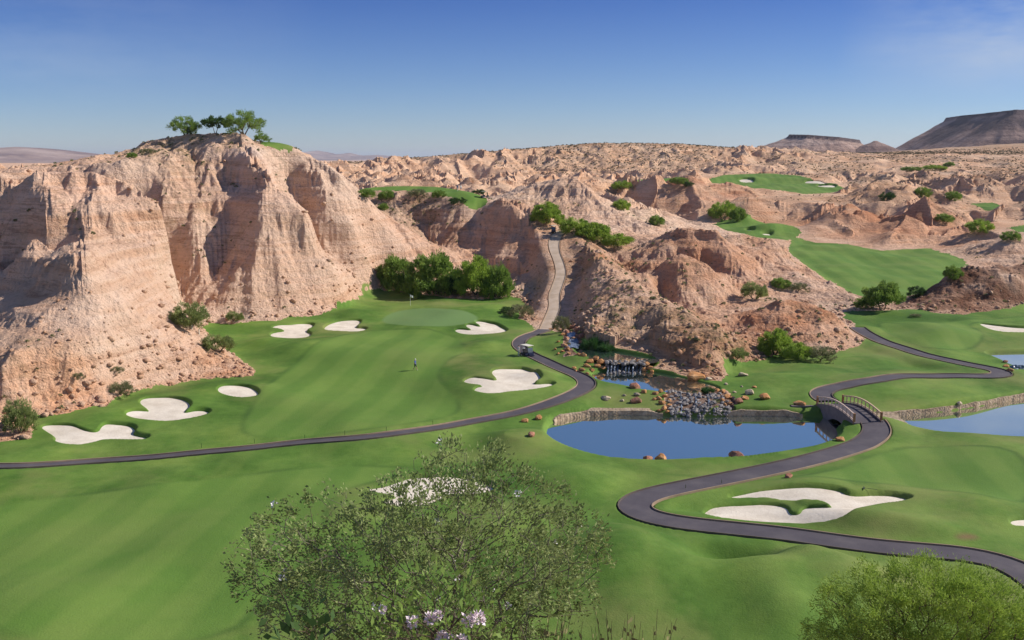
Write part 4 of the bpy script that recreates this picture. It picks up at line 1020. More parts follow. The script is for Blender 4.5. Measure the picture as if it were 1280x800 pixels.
for a, b_, w_, k_, lab in (
 (758,500,14,'palerock','pale angular boulder alone on grass inside the path bend'),
 (794,485,16,'redrock','flat reddish rock on the near bank of the middle pool'),
 (780,495,6,'palerock','tiny pale stone on grass beside the middle pool'),
 (796,495,9,'palerock','pale flat stone just below the reddish rock'),
 (805,491,10,'orange','orange brown stone right of the reddish rock'),
 (796,503,16,'redrock','low brown outcrop on grass above the pond wall'),
 (778,502,6,'palerock','small low stone left of the brown outcrop'),
 (868,475,26,'orange','largest orange rock at the toe of the brown ridge'),
 (885,475,10,'palerock','pale block right of the largest orange rock'),
 (924,504,15,'redrock','brown boulder on turf, front of a pair right of the cascade'),
 (930,499,11,'orange','orange boulder on turf, back of a pair right of the cascade'),
 (937,493,16,'palerock','tan boulder on turf right of the cascade pair'),
 (956,499,17,'orange','orange boulder alone above the wall, farthest right before the bridge'),
 (918,491,5,'palerock','small white stone on turf above the brown boulder'),
 (927,484,5,'palerock','tiny white stone highest on the turf slope'),
 (908,481,6,'palerock','small pale stone at the foot of the turf slope'),
 (928,470,13,'palerock','long pale stone lying in the scrub at the slope edge'),
 (943,485,6,'orange','tiny orange stone in the middle of the turf slope'),
 (998,507,17,'orange','orange boulder on the wall top left of the bridge'),
 (657,527,11,'orange','small orange boulder on grass left of the pond corner'),
 (674,524,13,'orange','orange and white boulder at the pond wall corner'),
 (664,545,13,'redrock','brown boulder on the bank left of the pond'),
 (1051,551,13,'orange','orange boulder on the grassy spit under the bridge'),
 (985,597,12,'redrock','flat brown stone beside the path below the pond'),
 (1199,506,10,'palerock','pale stone block on the wall of the right pond'),
 (1258,459,9,'orange','orange rock left of the small white cascade'),
 (1262,464,9,'orange','lowest orange rock beside the small white cascade'),
 (1256,453,7,'redrock','topmost red rock beside the small white cascade')):
    boulder(a, b_, w_, k_, lab)
for a, b_, w_, k_, lab in ((701,566,17,'redrock','low brown rock at the near left shore of the pond'),(809,578,15,'redrock','small dark rock of the pair in the near pond edge'),
 (826,578,21,'orange','tall tilted orange rock of the pair in the near pond edge'),(921,578,24,'redrock','brown split rock at the near right edge of the pond')):
    boulder(a, b_-1, w_, k_, lab, None, 1.0, zb=.1)
def in2(px, py, poly):
    c = False
    for i in range(len(poly)):
        x1, y1 = poly[i]; x2, y2 = poly[i-1]
        if (y1 > py) != (y2 > py) and px < (x2-x1)*(py-y1)/(y2-y1)+x1: c = not c
    return c
def cobbles(poly, n, smin, smax, lab, group, zr):
    k = 0; xs = [p[0] for p in poly]; ys = [p[1] for p in poly]
    while k < n:
        a = random.uniform(min(xs), max(xs)); b_ = random.uniform(min(ys), max(ys))
        if not in2(a, b_, poly): continue
        tt = (b_-min(ys))/(max(ys)-min(ys)); zz_ = zr[0]+(zr[1]-zr[0])*tt
        boulder(a, b_, random.uniform(smin, smax), 'greyrock', lab, group, random.uniform(.7, 1.0), 'cobble'); k += 1
cobbles([(837,488),(834,505),(840,522),(912,521),(914,507),(900,492),(880,494)], 210, 3.5, 8, 'grey wet cobble lying in the lower cascade', 'cobbles of the lower cascade', (1.35, .1))
cobbles([(757,451),(808,451),(812,467),(760,468)], 150, 3.2, 7, 'dark wet cobble lying in the middle cascade', 'cobbles of the middle cascade', (2.6, 1.5))
# white water
m, t, b = material('white_water', .3, .6); M['white'] = m
P = t.new('ShaderNodeTexCoord').outputs['Object']
t.link(t.ramp(t.noise(2.2, 5, t.map(P, (1.6,1,.35)), .7), [(.42,(.05,.07,.10)),(.6,(.25,.30,.38)),(.72,(.6,.65,.7))]), b.inputs['Base Color'])
def fall(name, pts, hw, lab):
    p = resample(pts, .35); p[:, 2] = np.maximum(p[:, 2], samp(p[:, 0], p[:, 1])+.12); vs = []; d = np.gradient(p[:, :2], axis=0); d /= np.linalg.norm(d, axis=1, keepdims=True)+1e-9
    for i in range(len(p)):
        for o_ in np.linspace(-hw, hw, 7): 
            vs.append((p[i,0]-d[i,1]*o_+random.uniform(-.1,.1), p[i,1]+d[i,0]*o_, p[i,2]+random.uniform(-.07,.07)-abs(o_/hw)**3*.2))
    fs = [(i*7+j, (i+1)*7+j, (i+1)*7+j+1, i*7+j+1) for i in range(len(p)-1) for j in range(6)]
    o = mk_obj(name, vs, fs, M['white'], smooth=True); tag(o, lab, kind='structure')
q0 = hit(718,416); q1 = hit(717,424); q2 = hit(716,431); q3 = Z(714,438,2.05)
fall('waterfall', [q0, q1, q2, q3], 1.1, 'blue white waterfall dropping between rocks into the upper pool')
for a, b1, b2 in [(760+4.6*k+random.uniform(-1,1), 452+random.uniform(0,2), 466+random.uniform(-2,2)) for k in range(10)]:
    fall('cascade_stream', [Z(a, b1, 2.02), Z(a-1, (b1+b2)/2, 1.5), Z(a-1.5, b2, .93)], random.uniform(.06,.13), 'thin white stream between cobbles')
for a in (850, 868, 884): fall('cascade_stream', [Z(a,492,.92), Z(a+2,506,.6), Z(a+1,520,.05)], .16, 'thin stream between the grey cobbles')
for a, b_ in ((1268,459),(1276,461)): fall('cascade_stream', [Z(a,456,1.2), Z(a,460,.8), Z(a,464,.25)], .6, 'small white cascade at the right edge')
for a, b_, w_ in ((709,417,10),(713,411,10),(722,413,11),(727,421,10),(728,429,9),(708,424,9),(718,410,9)):
    boulder(a, b_, w_, 'redrock', 'dark brown boulder framing the waterfall', 'dark boulders around the waterfall')

# fallen rubble along the foot of the slopes: far too many to count
def rubble(n, seed):
    r_ = np.random.default_rng(seed); th_ = r_.uniform(-.5, .5, n); rr_ = r_.uniform(100, 250, n)
    u = np.rint((th_-TH[0])/(TH[1]-TH[0])).astype(int).clip(0, NTH-1); v_ = np.searchsorted(R, rr_).clip(0, NR-1)
    d_ = dv[v_, u]; ok = (~isg[v_, u]) & (r_.uniform(0, 1, n) < np.exp(-d_/3.8)*.8+.006); 
    x = rr_*np.sin(th_); y = rr_*np.cos(th_)
    for nn, p_, hw in PATHS: ok &= ~((np.abs(x[:,None]-p_[None,::3,0]) < 2.6) & (np.abs(y[:,None]-p_[None,::3,1]) < 2.6)).any(1)
    for nn in sdp: ok &= sdp[nn][v_, u] < -1
    x, y = x[ok], y[ok]; zz = samp(x, y); m_ = len(x)
    bm = bmesh.new(); bmesh.ops.create_icosphere(bm, subdivisions=1, radius=1); bv = np.array([v.co[:] for v in bm.verts]); bf = np.array([[v.index for v in f.verts] for f in bm.faces]); bm.free()
    s_ = (.12+.5*r_.uniform(0, 1, m_)**4)
    V_ = bv[None]*(1+r_.normal(size=(m_, len(bv), 1))*.16)*r_.uniform(.7, 1.3, (m_, 1, 3))*s_[:, None, None]; V_[:, :, 2] *= .7
    V_ += np.stack([x, y, zz+s_*.15], 1)[:, None]
    F_ = (bf[None]+(np.arange(m_)*len(bv))[:, None, None]).reshape(-1, 3)
    o = link('rubble', quick_mesh('rubble', V_.reshape(-1, 3), F_, M['rock'])); 
    at = o.data.attributes.new('tint', 'FLOAT_COLOR', 'POINT'); at.data.foreach_set('color', np.tile(np.array([.95,.9,.85,1], F32), len(V_)*len(bv)))
    tag(o, 'loose stones scattered along the foot of the eroded slopes', 'stones', kind='stuff')
rubble(60000, 77)
# ------------------------------------------------------------------ helpers for built things
def bm_box(bm, c, s_, rot=None, bev=0):
    r_ = bmesh.ops.create_cube(bm, size=1); vs = r_['verts']
    for v in vs:
        v.co = Vector((v.co.x*s_[0], v.co.y*s_[1], v.co.z*s_[2]))
    if bev: 
        es = list({e for v in vs for e in v.link_edges}); rr = bmesh.ops.bevel(bm, geom=es, offset=bev, segments=2, affect='EDGES'); vs = list({v for f in rr['faces'] for v in f.verts} | {v for v in vs if v.is_valid})
    if rot is not None:
        for v in vs: v.co = rot @ v.co
    for v in vs: v.co += Vector(c)
def bm_tube(bm, a, b_, r0, r1=None, n=8):
    a = Vector(a); b_ = Vector(b_); d = b_-a; q = d.to_track_quat('Z', 'Y').to_matrix(); r1 = r0 if r1 is None else r1
    A = [bm.verts.new(a+q@Vector((math.cos(k*2*PI/n)*r0, math.sin(k*2*PI/n)*r0, 0))) for k in range(n)]
    B = [bm.verts.new(b_+q@Vector((math.cos(k*2*PI/n)*r1, math.sin(k*2*PI/n)*r1, 0))) for k in range(n)]
    for k in range(n): bm.faces.new((A[k], A[(k+1)%n], B[(k+1)%n], B[k]))
    bm.faces.new(A[::-1]); bm.faces.new(B)
def part(name, bm, mat, parent=None, smooth=False):
    me = bpy.data.meshes.new(name); bmesh.ops.recalc_face_normals(bm, faces=bm.faces); bm.to_mesh(me); bm.free(); me.materials.append(mat)
    if smooth: me.polygons.foreach_set('use_smooth', np.ones(len(me.polygons), bool))
    return link(name, me, parent)
M['wood_pale'] = simple('painted_rail', (.56,.42,.34), .7, .2, .15, 5)
M['wood_orange'] = simple('rail_timber', (.42,.20,.09), .7, .2, .2, 5)
M['wood_tan'] = simple('rail_tan', (.60,.44,.28), .7, .2, .15, 5)
M['bridge_conc'] = simple('bridge_concrete', (.20,.16,.155), .9, .2, .2, 1.2)
M['black'] = simple('black_plastic', (.02,.02,.025), .5, .4, .2, 5)
M['navy'] = simple('navy_paint', (.02,.025,.06), .3, .5, .2, 5)
M['cream'] = simple('cream_roof', (.72,.68,.55), .5, .4, .08, 3)
M['whitep'] = simple('white_paint', (.8,.8,.8), .5, .4, .05, 3)
M['steel'] = simple('steel', (.35,.36,.38), .35, .6, .1, 5)
M['skin'] = simple('skin', (.52,.30,.20), .6, .3, .08, 5)
M['glass'] = simple('windshield_plastic', (.10,.12,.14), .1, .7, .05, 3)
# stone walls round the ponds --------------------------------------
m, t, b = material('rubble_wall', .95, .1); M['wall'] = m
P = t.new('ShaderNodeNewGeometry').outputs['Position']
vo = t.new('ShaderNodeTexVoronoi'); vo.inputs['Scale'].default_value = 3.2; t.link(P, vo.inputs['Vector'])
c = t.ramp(t.noise(1.2, 5, P), [(.3,(.26,.19,.125)),(.5,(.38,.29,.20)),(.7,(.48,.38,.27))])
c = t.mix(.6, c, t.ramp(vo.outputs['Distance'], [(0,(1.0,1,1)),(.55,(.9,.9,.9)),(.8,(.5,.5,.5))]), 'MULTIPLY')
t.link(c, b.inputs['Base Color']); bumpn(t, b, vo.outputs['Distance'], .8, -.12)
gp = grow(pond, .55)
def wall_piece(pxa, pxb, lo, hi, lab, far=True):
    sel = []
    for q, o_ in zip(gp, pond):
        if q[1] < 50: continue
        px_ = 640+q[0]/q[1]*FP*(1.012)
        sel.append((px_, q))
    pts = [q for px_, q in sel if pxa <= px_ <= pxb and q[1] > 113.5+max(0, (px_-1100))*.04]
    pts = sorted(pts, key=lambda q: q[0])
    p_ = resample([(q[0], q[1], 0) for q in pts], .6)
    vs = []; n = len(p_); d = np.gradient(p_[:, :2], axis=0); d /= np.linalg.norm(d, axis=1, keepdims=True)+1e-9
    for i in range(n):
        nx, ny = -d[i,1], d[i,0]
        e_ = min(i, n-1-i)/3; hh_ = hi*min(1, .55+e_*.45)+.05*math.sin(i*.7)+random.uniform(-.04,.04)
        top = min(max(gz(p_[i,0]+nx*1.2, p_[i,1]+ny*1.2)+.05, .55), hh_)
        j = random.uniform(-.05,.05)
        vs += [(p_[i,0]-nx*(1.05+j), p_[i,1]-ny*(1.05+j), lo), (p_[i,0]-nx*(.85+j), p_[i,1]-ny*(.85+j), top), (p_[i,0]+nx*.55, p_[i,1]+ny*.55, top+.02), (p_[i,0]+nx*.6, p_[i,1]+ny*.6, lo)]
    fs = [(i*4+j, i*4+(j+1)%4, i*4+4+(j+1)%4, i*4+4+j) for i in range(n-1) for j in range(4)]
    fs += [(3,2,1,0), tuple((n-1)*4+j for j in range(4))]
    o = mk_obj('stone_wall', vs, fs, M['wall']); tag(o, lab, 'wall')
wall_piece(684, 838, -.5, .62, 'curved tan rubble wall along the far left shore of the pond, up to the cascade')
wall_piece(912, 1022, -.5, .75, 'darker straight rubble wall between the lower cascade and the bridge')
wall_piece(1100, 1400, -.5, .62, 'long tan rubble wall along the far shore of the right pond')
# bridge -------------------------------------------------------------
A_ = Vector(BR_F); B_ = Vector(BR_N); ax = (B_-A_); Lb = ax.length; ax.normalize(); sx = Vector((ax.y, -ax.x, 0))
if sx.x < 0: sx = -sx
br = empty('arched_bridge', ((A_+B_)/2)[:], 0); bo = (A_+B_)/2
tag(br, 'small arched footbridge with two pale wooden railings between the two ponds', 'bridge')
def bz(t_): return 1.22+.62*math.sin(PI*t_)
def bp(t_, off, z_): q = A_+ax*(Lb*t_)+sx*off; return Vector((q.x, q.y, z_))-bo
def sweep(name, offs_z, mat, t0=0., t1=1., n=24, parent=None):
    bm = bmesh.new(); rings = []
    for i in range(n+1):
        t_ = t0+(t1-t0)*i/n; rings.append([bm.verts.new(bp(t_, o_, zf(t_) if callable(zf) else bz(t_)+zf)) for o_, zf in offs_z])
    k = len(offs_z)
    for a, b_ in zip(rings[:-1], rings[1:]):
        for j in range(k): bm.faces.new((a[j], a[(j+1)%k], b_[(j+1)%k], b_[j]))
    bm.faces.new(rings[0][::-1]); bm.faces.new(rings[-1])
    return part(name, bm, mat, parent or br)
HW = 1.62
sweep('deck', [(-HW, .02), (HW, .02), (HW, -.30), (-HW, -.30)], M['asphalt'], -.03, 1.03)
arch = lambda t_: -1.0+1.55*max(0, math.sin(PI*min(max((t_-.22)/.72, 0), 1)))**.6
for s_ in (-1, 1):
    sweep('side_wall', [(s_*HW+s_*.02, .16), (s_*(HW+.24), .16), (s_*(HW+.24), arch), (s_*HW+s_*.02, arch)], M['bridge_conc'], -.04, 1.04, 32)
    ra = sweep('railing', [(s_*(HW+.05), 1.08), (s_*(HW+.21), 1.08), (s_*(HW+.21), .92), (s_*(HW+.05), .92)], M['wood_pale'] if s_ < 0 else M['wood_tan'])
    sweep('lower_rail', [(s_*(HW+.08), .34), (s_*(HW+.18), .34), (s_*(HW+.18), .25), (s_*(HW+.08), .25)], M['wood_pale'] if s_ < 0 else M['wood_tan'], parent=ra)
    for k in range(1, 10):
        bm = bmesh.new(); q = bp(k/10, s_*(HW+.13), 0); bm_box(bm, (q.x, q.y, bz(k/10)+.55-bo.z), (.10, .16, .92)); part('baluster', bm, M['wood_pale'] if s_ < 0 else M['wood_tan'], ra)
    for t_ in (-.01, 1.01):
        bm = bmesh.new(); q = bp(t_, s_*(HW+.13), 0); bm_box(bm, (q.x, q.y, bz(t_)+.50-bo.z), (.24, .24, 1.30), bev=.02); part('end_post', bm, M['wood_orange'], ra)
# abutment wall left of the bridge
q0 = bp(-.03, -HW-.1, 0)+bo; bm = bmesh.new(); bm_box(bm, (q0.x-1.6, q0.y-.1, -.05), (3.4, .5, 2.3), bev=.03)
o = part('abutment_wall', bm, M['bridge_conc']); tag(o, 'plain grey abutment wall joining the bridge to the rubble wall', 'wall')
# golf cart -----------------------------------------------------------
def golf_cart(loc, rz, label, lk=None):
    e_ = empty('golf_cart', loc, rz); tag(e_, label, 'golf cart')
    bm = bmesh.new(); bm_box(bm, (0,0,.34), (2.3,1.12,.14), bev=.03); bm_box(bm, (.88,0,.58), (.42,1.08,.42), Matrix.Rotation(-.0, 3, 'Y'), .1); bm_box(bm, (-.35,0,.52), (.75,1.1,.34), bev=.05); bm_box(bm, (-.95,0,.48), (.4,.95,.24), bev=.04); part('body', bm, M['navy'], e_)
    bm = bmesh.new(); bm_box(bm, (-.22,0,.76), (.55,1.02,.13), bev=.04); part('seat', bm, M['black'], e_)
    bm = bmesh.new(); bm_box(bm, (-.52,0,1.02), (.12,1.02,.42), Matrix.Rotation(-.12, 3, 'Y'), .04); part('backrest', bm, M['black'], e_)
    bm = bmesh.new(); bm_box(bm, (-.05,0,1.86), (1.9,1.2,.07), bev=.03); part('roof', bm, M['cream'], e_)
    for x_, x2 in ((.82,.62),(-.78,-.85)):
        for y_ in (-.5, .5):
            bm = bmesh.new(); bm_tube(bm, (x_, y_, .5), (x2, y_, 1.84), .022); part('roof_post', bm, M['black'], e_)
    bm = bmesh.new(); bm_box(bm, (.76,0,1.2), (.02,.96,.7), Matrix.Rotation(-.16, 3, 'Y')); part('windshield', bm, M['glass'], e_)
    bm = bmesh.new(); bm_tube(bm, (.65,.25,.75), (.38,.25,1.05), .02); bm_tube(bm, (.38,.25,1.05), (.36,.25,1.07), .17, .17, 14); part('steering_wheel', bm, M['black'], e_)
    for x_ in (.78, -.72):
        for y_ in (-.5, .5):
            bm = bmesh.new(); bm_tube(bm, (x_, y_-.09, .23), (x_, y_+.09, .23), .23, .23, 18); w_ = part('wheel', bm, M['black'], e_)
            bm = bmesh.new(); s_ = 1 if y_ > 0 else -1; bm_tube(bm, (x_, y_+s_*.085, .23), (x_, y_+s_*.10, .23), .11, .09, 12); part('hub_cap', bm, M['whitep'], w_)
    return e_
def golf_bag(loc, label, mat):
    e_ = empty('golf_bag', loc, 0); tag(e_, label, 'golf bag')
    bm = bmesh.new(); bm_tube(bm, (0,0,0), (0,.02,.8), .12, .15, 12); part('bag', bm, mat, e_)
    for k in range(5):
        bm = bmesh.new(); a = k*1.25; bm_tube(bm, (.06*math.cos(a), .06*math.sin(a), .78), (.09*math.cos(a), .09*math.sin(a), 1.08), .01, .01, 5); bm_box(bm, (.09*math.cos(a), .09*math.sin(a), 1.1), (.08,.04,.05)); part('club', bm, M['steel'], e_)
def copy_tree(o, parent=None):
    c_ = o.copy(); col.objects.link(c_); c_.parent = parent
    for ch in [x for x in bpy.data.objects if x.parent == o]: copy_tree(ch, c_)
    return c_
ql = hit(659, 446.5); c1 = golf_cart((ql[0], ql[1], ql[2]+.02), math.radians(-52), 'dark golf cart with cream roof parked on the dark cart path')
golf_bag((ql[0]-.55, ql[1]+.95, ql[2]+.5), 'golf bag strapped at the back of the cart on the dark path', M['whitep'])
q2_ = hit(692, 291.5); c2 = copy_tree(c1); c2.location = (q2_[0], q2_[1], q2_[2]+.05); c2.rotation_euler.z = math.radians(-95); c2['label'] = 'dark golf cart at the top of the pale concrete road'
q3_ = hit(606, 247.5); c3 = copy_tree(c1); c3.location = (q3_[0], q3_[1], q3_[2]+.05); c3.rotation_euler.z = math.radians(20); c3['label'] = 'dark golf cart standing on the high tee at the rim'
# people ----------------------------------------------------------------
def person(loc, rz, pose, shirt, shorts, cap, label, legs_long=False):
    J = dict(pel=(0,0,.96,.14,.11), spn=(0,.01,1.14,.145,.105), cst=(0,.02,1.33,.165,.12), nck=(0,.03,1.49,.055,.055), hd0=(0,.045,1.58,.078,.09), hd1=(0,.045,1.68,.082,.095), nose=(0,.15,1.61,.015,.015))
    E = [('pel','spn'),('spn','cst'),('cst','nck'),('nck','hd0'),('hd0','hd1'),('hd0','nose')]
    for s_, k in ((-1,'l'),(1,'r')):
        P_ = pose[k]
        J['sh'+k] = (s_*.19,.02,1.42,.065,.065); J['el'+k] = (*P_['el'],.045,.045); J['wr'+k] = (*P_['wr'],.03,.026)
        w_ = Vector(P_['wr']); dd = (w_-Vector(P_['el'])).normalized(); pm = w_+dd*.07; J['pm'+k] = (*pm,.035,.018)
        E += [('cst','sh'+k),('sh'+k,'el'+k),('el'+k,'wr'+k),('wr'+k,'pm'+k)]
        for f in range(4):
            a = pm+Vector(((f-1.5)*.020, .01, -.0))+dd*.045; b2 = a+dd*(.035-.004*abs(f-1.5))+Vector((0,.012,0))
            J[f'f{f}a'+k] = (*a,.009,.009); J[f'f{f}b'+k] = (*b2,.008,.008); E += [('pm'+k, f'f{f}a'+k),(f'f{f}a'+k, f'f{f}b'+k)]
        tb = w_+dd*.05+Vector((-s_*.04,.02,0)); J['tb'+k] = (*tb,.010,.010); E += [('wr'+k,'tb'+k)]
        J['hp'+k] = (s_*.09,0,.90,.095,.095); J['kn'+k] = (*P_['kn'],.062,.062); J['an'+k] = (*P_['an'],.042,.042); a_ = Vector(P_['an'])
        J['to'+k] = (a_.x, a_.y+.15, max(a_.z-.045, .035), .042,.035)
        E += [('pel','hp'+k),('hp'+k,'kn'+k),('kn'+k,'an'+k),('an'+k,'to'+k)]
    names = list(J); me = bpy.data.meshes.new('person'); me.from_pydata([J[n][:3] for n in names], [(names.index(a), names.index(b_)) for a, b_ in E], [])
    o = bpy.data.objects.new('tmp', me); col.objects.link(o)
    o.modifiers.new('s', 'SKIN'); 
    if not me.skin_vertices: me.attributes
    sv_ = me.skin_vertices[0].data
    for i, n in enumerate(names): sv_[i].radius = J[n][3:]; sv_[i].use_root = (n == 'pel')
    sb = o.modifiers.new('b', 'SUBSURF'); sb.levels = 1; sb.render_levels = 1
    dg_ = bpy.context.evaluated_depsgraph_get(); dg_.update(); nm = bpy.data.meshes.new_from_object(o.evaluated_get(dg_)); bpy.data.objects.remove(o)
    nm.name = 'person'; nm.materials.clear()
    for m_ in (M['skin'], shirt, shorts, M['whitep']): nm.materials.append(m_)
    for p_ in nm.polygons:
        c_ = p_.center; i = 0
        if c_.z > 1.47: i = 0
        elif abs(c_.x) > .25 and c_.z < 1.22: i = 0
        elif c_.z > .96 and (abs(c_.x) <= .25 or c_.z >= 1.22): i = 1
        elif c_.z > (.12 if legs_long else .52) and abs(c_.x) < .25: i = 2
        elif c_.z < .09: i = 3
        p_.material_index = i; p_.use_smooth = True
    r_ = link('person', nm); r_.location = loc; r_.rotation_euler = (0,0,rz); tag(r_, label, 'person')
    bm = bmesh.new(); bmesh.ops.create_uvsphere(bm, u_segments=12, v_segments=8, radius=.102)
    for v in list(bm.verts):
        if v.co.z < 0: v.co.z *= .15
        v.co = v.co+Vector((0,.045,1.665))
    bm_box(bm, (0,.155,1.668), (.13,.10,.012)); part('cap', bm, cap, r_, True)
    return r_
stand = {'l': dict(el=(-.27,0,1.15), wr=(-.26,.10,.92), kn=(-.11,.02,.50), an=(-.12,0,.08)), 'r': dict(el=(.27,0,1.15), wr=(.24,.16,.95), kn=(.11,.02,.50), an=(.12,0,.08))}
walk = {'l': dict(el=(-.27,-.12,1.17), wr=(-.25,.02,.96), kn=(-.10,.16,.52), an=(-.10,.24,.10)), 'r': dict(el=(.27,.10,1.17), wr=(.22,.28,1.02), kn=(.10,-.02,.50), an=(.10,-.30,.13))}
M['blue'] = simple('blue_shirt', (.08,.13,.36), .8, .2, .1, 4); M['dkgreen'] = simple('dark_shorts', (.03,.045,.03), .8, .2, .1, 4)
M['pinkw'] = simple('pale_shirt', (.62,.56,.60), .8, .2, .05, 4); M['pants'] = simple('pale_trousers', (.50,.52,.46), .8, .2, .05, 4)
qg = hit(519, 463); person((qg[0], qg[1], qg[2]), math.radians(-115), walk, M['blue'], M['dkgreen'], M['whitep'], 'golfer in blue shirt and dark shorts walking on the open fairway')
qg = hit(648, 445.5); person((qg[0], qg[1], qg[2]), math.radians(-60), stand, M['pinkw'], M['pants'], M['black'], 'person in pale shirt and trousers standing beside the cart on the path', True)
qg = hit(572, 238.5); person((qg[0], qg[1], qg[2]), math.radians(150), stand, M['blue'], M['pants'], M['whitep'], 'person in blue shirt at the left on the high tee', True)
qg = hit(576, 238.5); person((qg[0], qg[1], qg[2]), math.radians(200), walk, M['whitep'], M['blue'], M['whitep'], 'person in white top at the right on the high tee')
# flag, posts --------------------------------------------------------------
qf = hit(513, 390); qf = hit(513, 382); fe = empty('golf_flag', qf, 0); tag(fe, 'white flag on a thin pole at the back of the putting green', 'flag')
bm = bmesh.new(); bm_tube(bm, (0,0,-.1), (0,0,2.3), .025, .018, 6); part('pole', bm, M['whitep'], fe)
bm = bmesh.new(); n_ = 8
vv = [[bm.verts.new((.02+i*.08, .05*math.sin(i*1.1), 2.28-j*.45+(-.03*i))) for i in range(n_)] for j in range(2)]
vw = [[bm.verts.new((.02+i*.08, .05*math.sin(i*1.1)+.012, 2.28-j*.45+(-.03*i))) for i in range(n_)] for j in range(2)]
for i in range(n_-1): bm.faces.new((vv[0][i], vv[0][i+1], vv[1][i+1], vv[1][i])); bm.faces.new((vw[0][i], vw[1][i], vw[1][i+1], vw[0][i+1])); bm.faces.new((vv[0][i], vw[0][i], vw[0][i+1], vv[0][i+1])); bm.faces.new((vv[1][i], vv[1][i+1], vw[1][i+1], vw[1][i]))
part('flag_cloth', bm, M['whitep'], fe)
def post(px, py, h_px, mat, label, r_=.05, group=None):
    q = hit(px, py); h = h_px/FP*q[1]; e_ = empty('marker_post', q, 0); tag(e_, label, 'post', group)
    bm = bmesh.new(); bm_tube(bm, (0,0,-.1), (0,0,h*.94), r_, r_, 8); part('shaft', bm, mat, e_)
    bm = bmesh.new(); bm_tube(bm, (0,0,h*.94), (0,0,h), r_*1.3, r_*.7, 8); part('post_cap', bm, mat, e_)
post(269,438,13,M['black'],'black post standing before the tan cliff point',.07)
post(240,413,8,M['cream'],'pale wooden post at the turf edge, left of two',.08)
post(249,419,7,M['cream'],'pale wooden post at the turf edge, right of two',.08)
for a, b_, lab in ((252,562,'thin green stake beside the path, leftmost of its line'),(318,556,'thin green stake beside the path, second from the left'),(381,552,'thin green stake beside the path, third from the left'),(431,546,'thin green stake beside the path, third from the right'),(483,541,'thin green stake beside the path, second from the right'),(541,534,'thin green stake beside the path, rightmost of its line')):
    post(a, b_-2, 6, M['lf_dark'], lab, .025, 'thin stakes along the cart path')
post(857,613,8,M['lf_dark'],'thin stake at the inside of the path bend under the pond',.025)
post(902,607,8,M['lf_dark'],'thin stake on the path edge straight above the big bunker',.025)
bm = bmesh.new(); qk = hit(1096, 621)
bm_tube(bm, (0,0,0), (1.1,.3,.06), .018, .018, 6); bm_box(bm, (1.15,.31,.05), (.10,.6,.05), Matrix.Rotation(.25, 3, 'Z'))
o = part('bunker_rake', bm, M['black']); o.location = (qk[0], qk[1], qk[2]+.65); o.rotation_euler = (0,0,2.6); tag(o, 'dark rake lying on sand in the big white bunker', 'rake')

# ------------------------------------------------------------------ foreground plants
def fg_shrub(name, base, Yd, outline, ntip, thick, leafL, leafW, per, lm, wm, label, cat, seed, sag=0., r0=.0016, rmax=.03, fill=1.0, yexp=1.0):
    """outline in picture coordinates gives the width and height of the crown at distance Yd; depth follows from the width"""
    r_ = np.random.default_rng(seed); ol = [(D(a, b_, Yd)[0], D(a, b_, Yd)[2]) for a, b_ in outline]
    xs_ = [q[0] for q in ol]; zs_ = [q[1] for q in ol]; xc = sum(xs_)/len(xs_)
    tips = []
    while len(tips) < ntip:
        a = r_.uniform(min(xs_), max(xs_)); b_ = r_.uniform(min(zs_), max(zs_)); s_ = r_.uniform(-1, 1)
        if in2(xc+(a-xc)/math.sqrt(max(1-.55*s_*s_, .1)), b_, ol): tips.append((a, Yd+s_*thick, b_))
    tips = np.array(tips); bs = np.array(base); org = bs.copy()
    nodes, par = grow_tree(tips-org, (0,0,0), seed, .045*thick)
    tv, tf_ = tubes(nodes, par, r0, 5, .5, rmax)
    e_ = empty(name, tuple(base)); tag(e_, label, cat)
    link('branches', quick_mesh('branches', tv, tf_, wm), e_)
    leafat = nodes[(np.bincount(par[1:], minlength=len(nodes)) == 0)]
    mid = nodes[1:][r_.uniform(0, 1, len(nodes)-1) < .5]
    cen = np.concatenate([leafat, mid[r_.integers(0, len(mid), int(len(leafat)*fill))]])
    cc = np.repeat(cen, per, 0); cc = cc+r_.normal(size=cc.shape)*leafL*.9; 
    if sag: cc[:, 2] -= np.abs(r_.normal(size=len(cc)))*sag
    out = cc-cc.mean(0); out /= np.linalg.norm(out, axis=1, keepdims=True)+1e-6
    v, f = leaf_quads(cc, leafL, leafW, .35, seed, out*.6)
    link('leaves', quick_mesh('leaves', v, f, M[lm]), e_)
    return e_, nodes, leafat
def bloom(parent, c_, rad, n, seed, mat, name='flower'):
    r_ = np.random.default_rng(seed); cc = np.array(c_)+np.clip(r_.normal(size=(n, 3)), -1.5, 1.5)*rad*.27; v, f = leaf_quads(cc, rad*.55, rad*.42, .4, seed)
    link(name, quick_mesh(name, v, f, mat), parent)
M['petal'] = simple('white_petals', (.78,.74,.74), .6, .2, .1, 9); M['lilac'] = simple('lilac_petals', (.78,.66,.68), .6, .2, .2, 9)
sh, nd, lf = fg_shrub('flowering_desert_shrub', (-.25, 6.0, gz(-.25, 6.0)), 6.0, [(290,695),(300,665),(335,635),(372,645),(420,650),(470,622),(505,592),(560,574),(610,576),(660,590),(700,612),(735,632),(762,668),(766,710),(745,745),(700,770),(650,800),(600,830),(480,840),(400,820),(350,780),(308,740),(292,715)],
 2000, .6, .027, .014, 17, 'lf_fg', M['bark_pale'], 'large airy twiggy shrub with tiny leaves and white blossoms in the near foreground', 'shrub', 201, r0=.0013, rmax=.024, fill=1.9)
r_ = np.random.default_rng(5)
for k, i in enumerate(r_.choice(len(lf), 22, replace=False)): bloom(sh, lf[i]+[0,-.02,.02], .030, 16, 500+k, M['petal'])
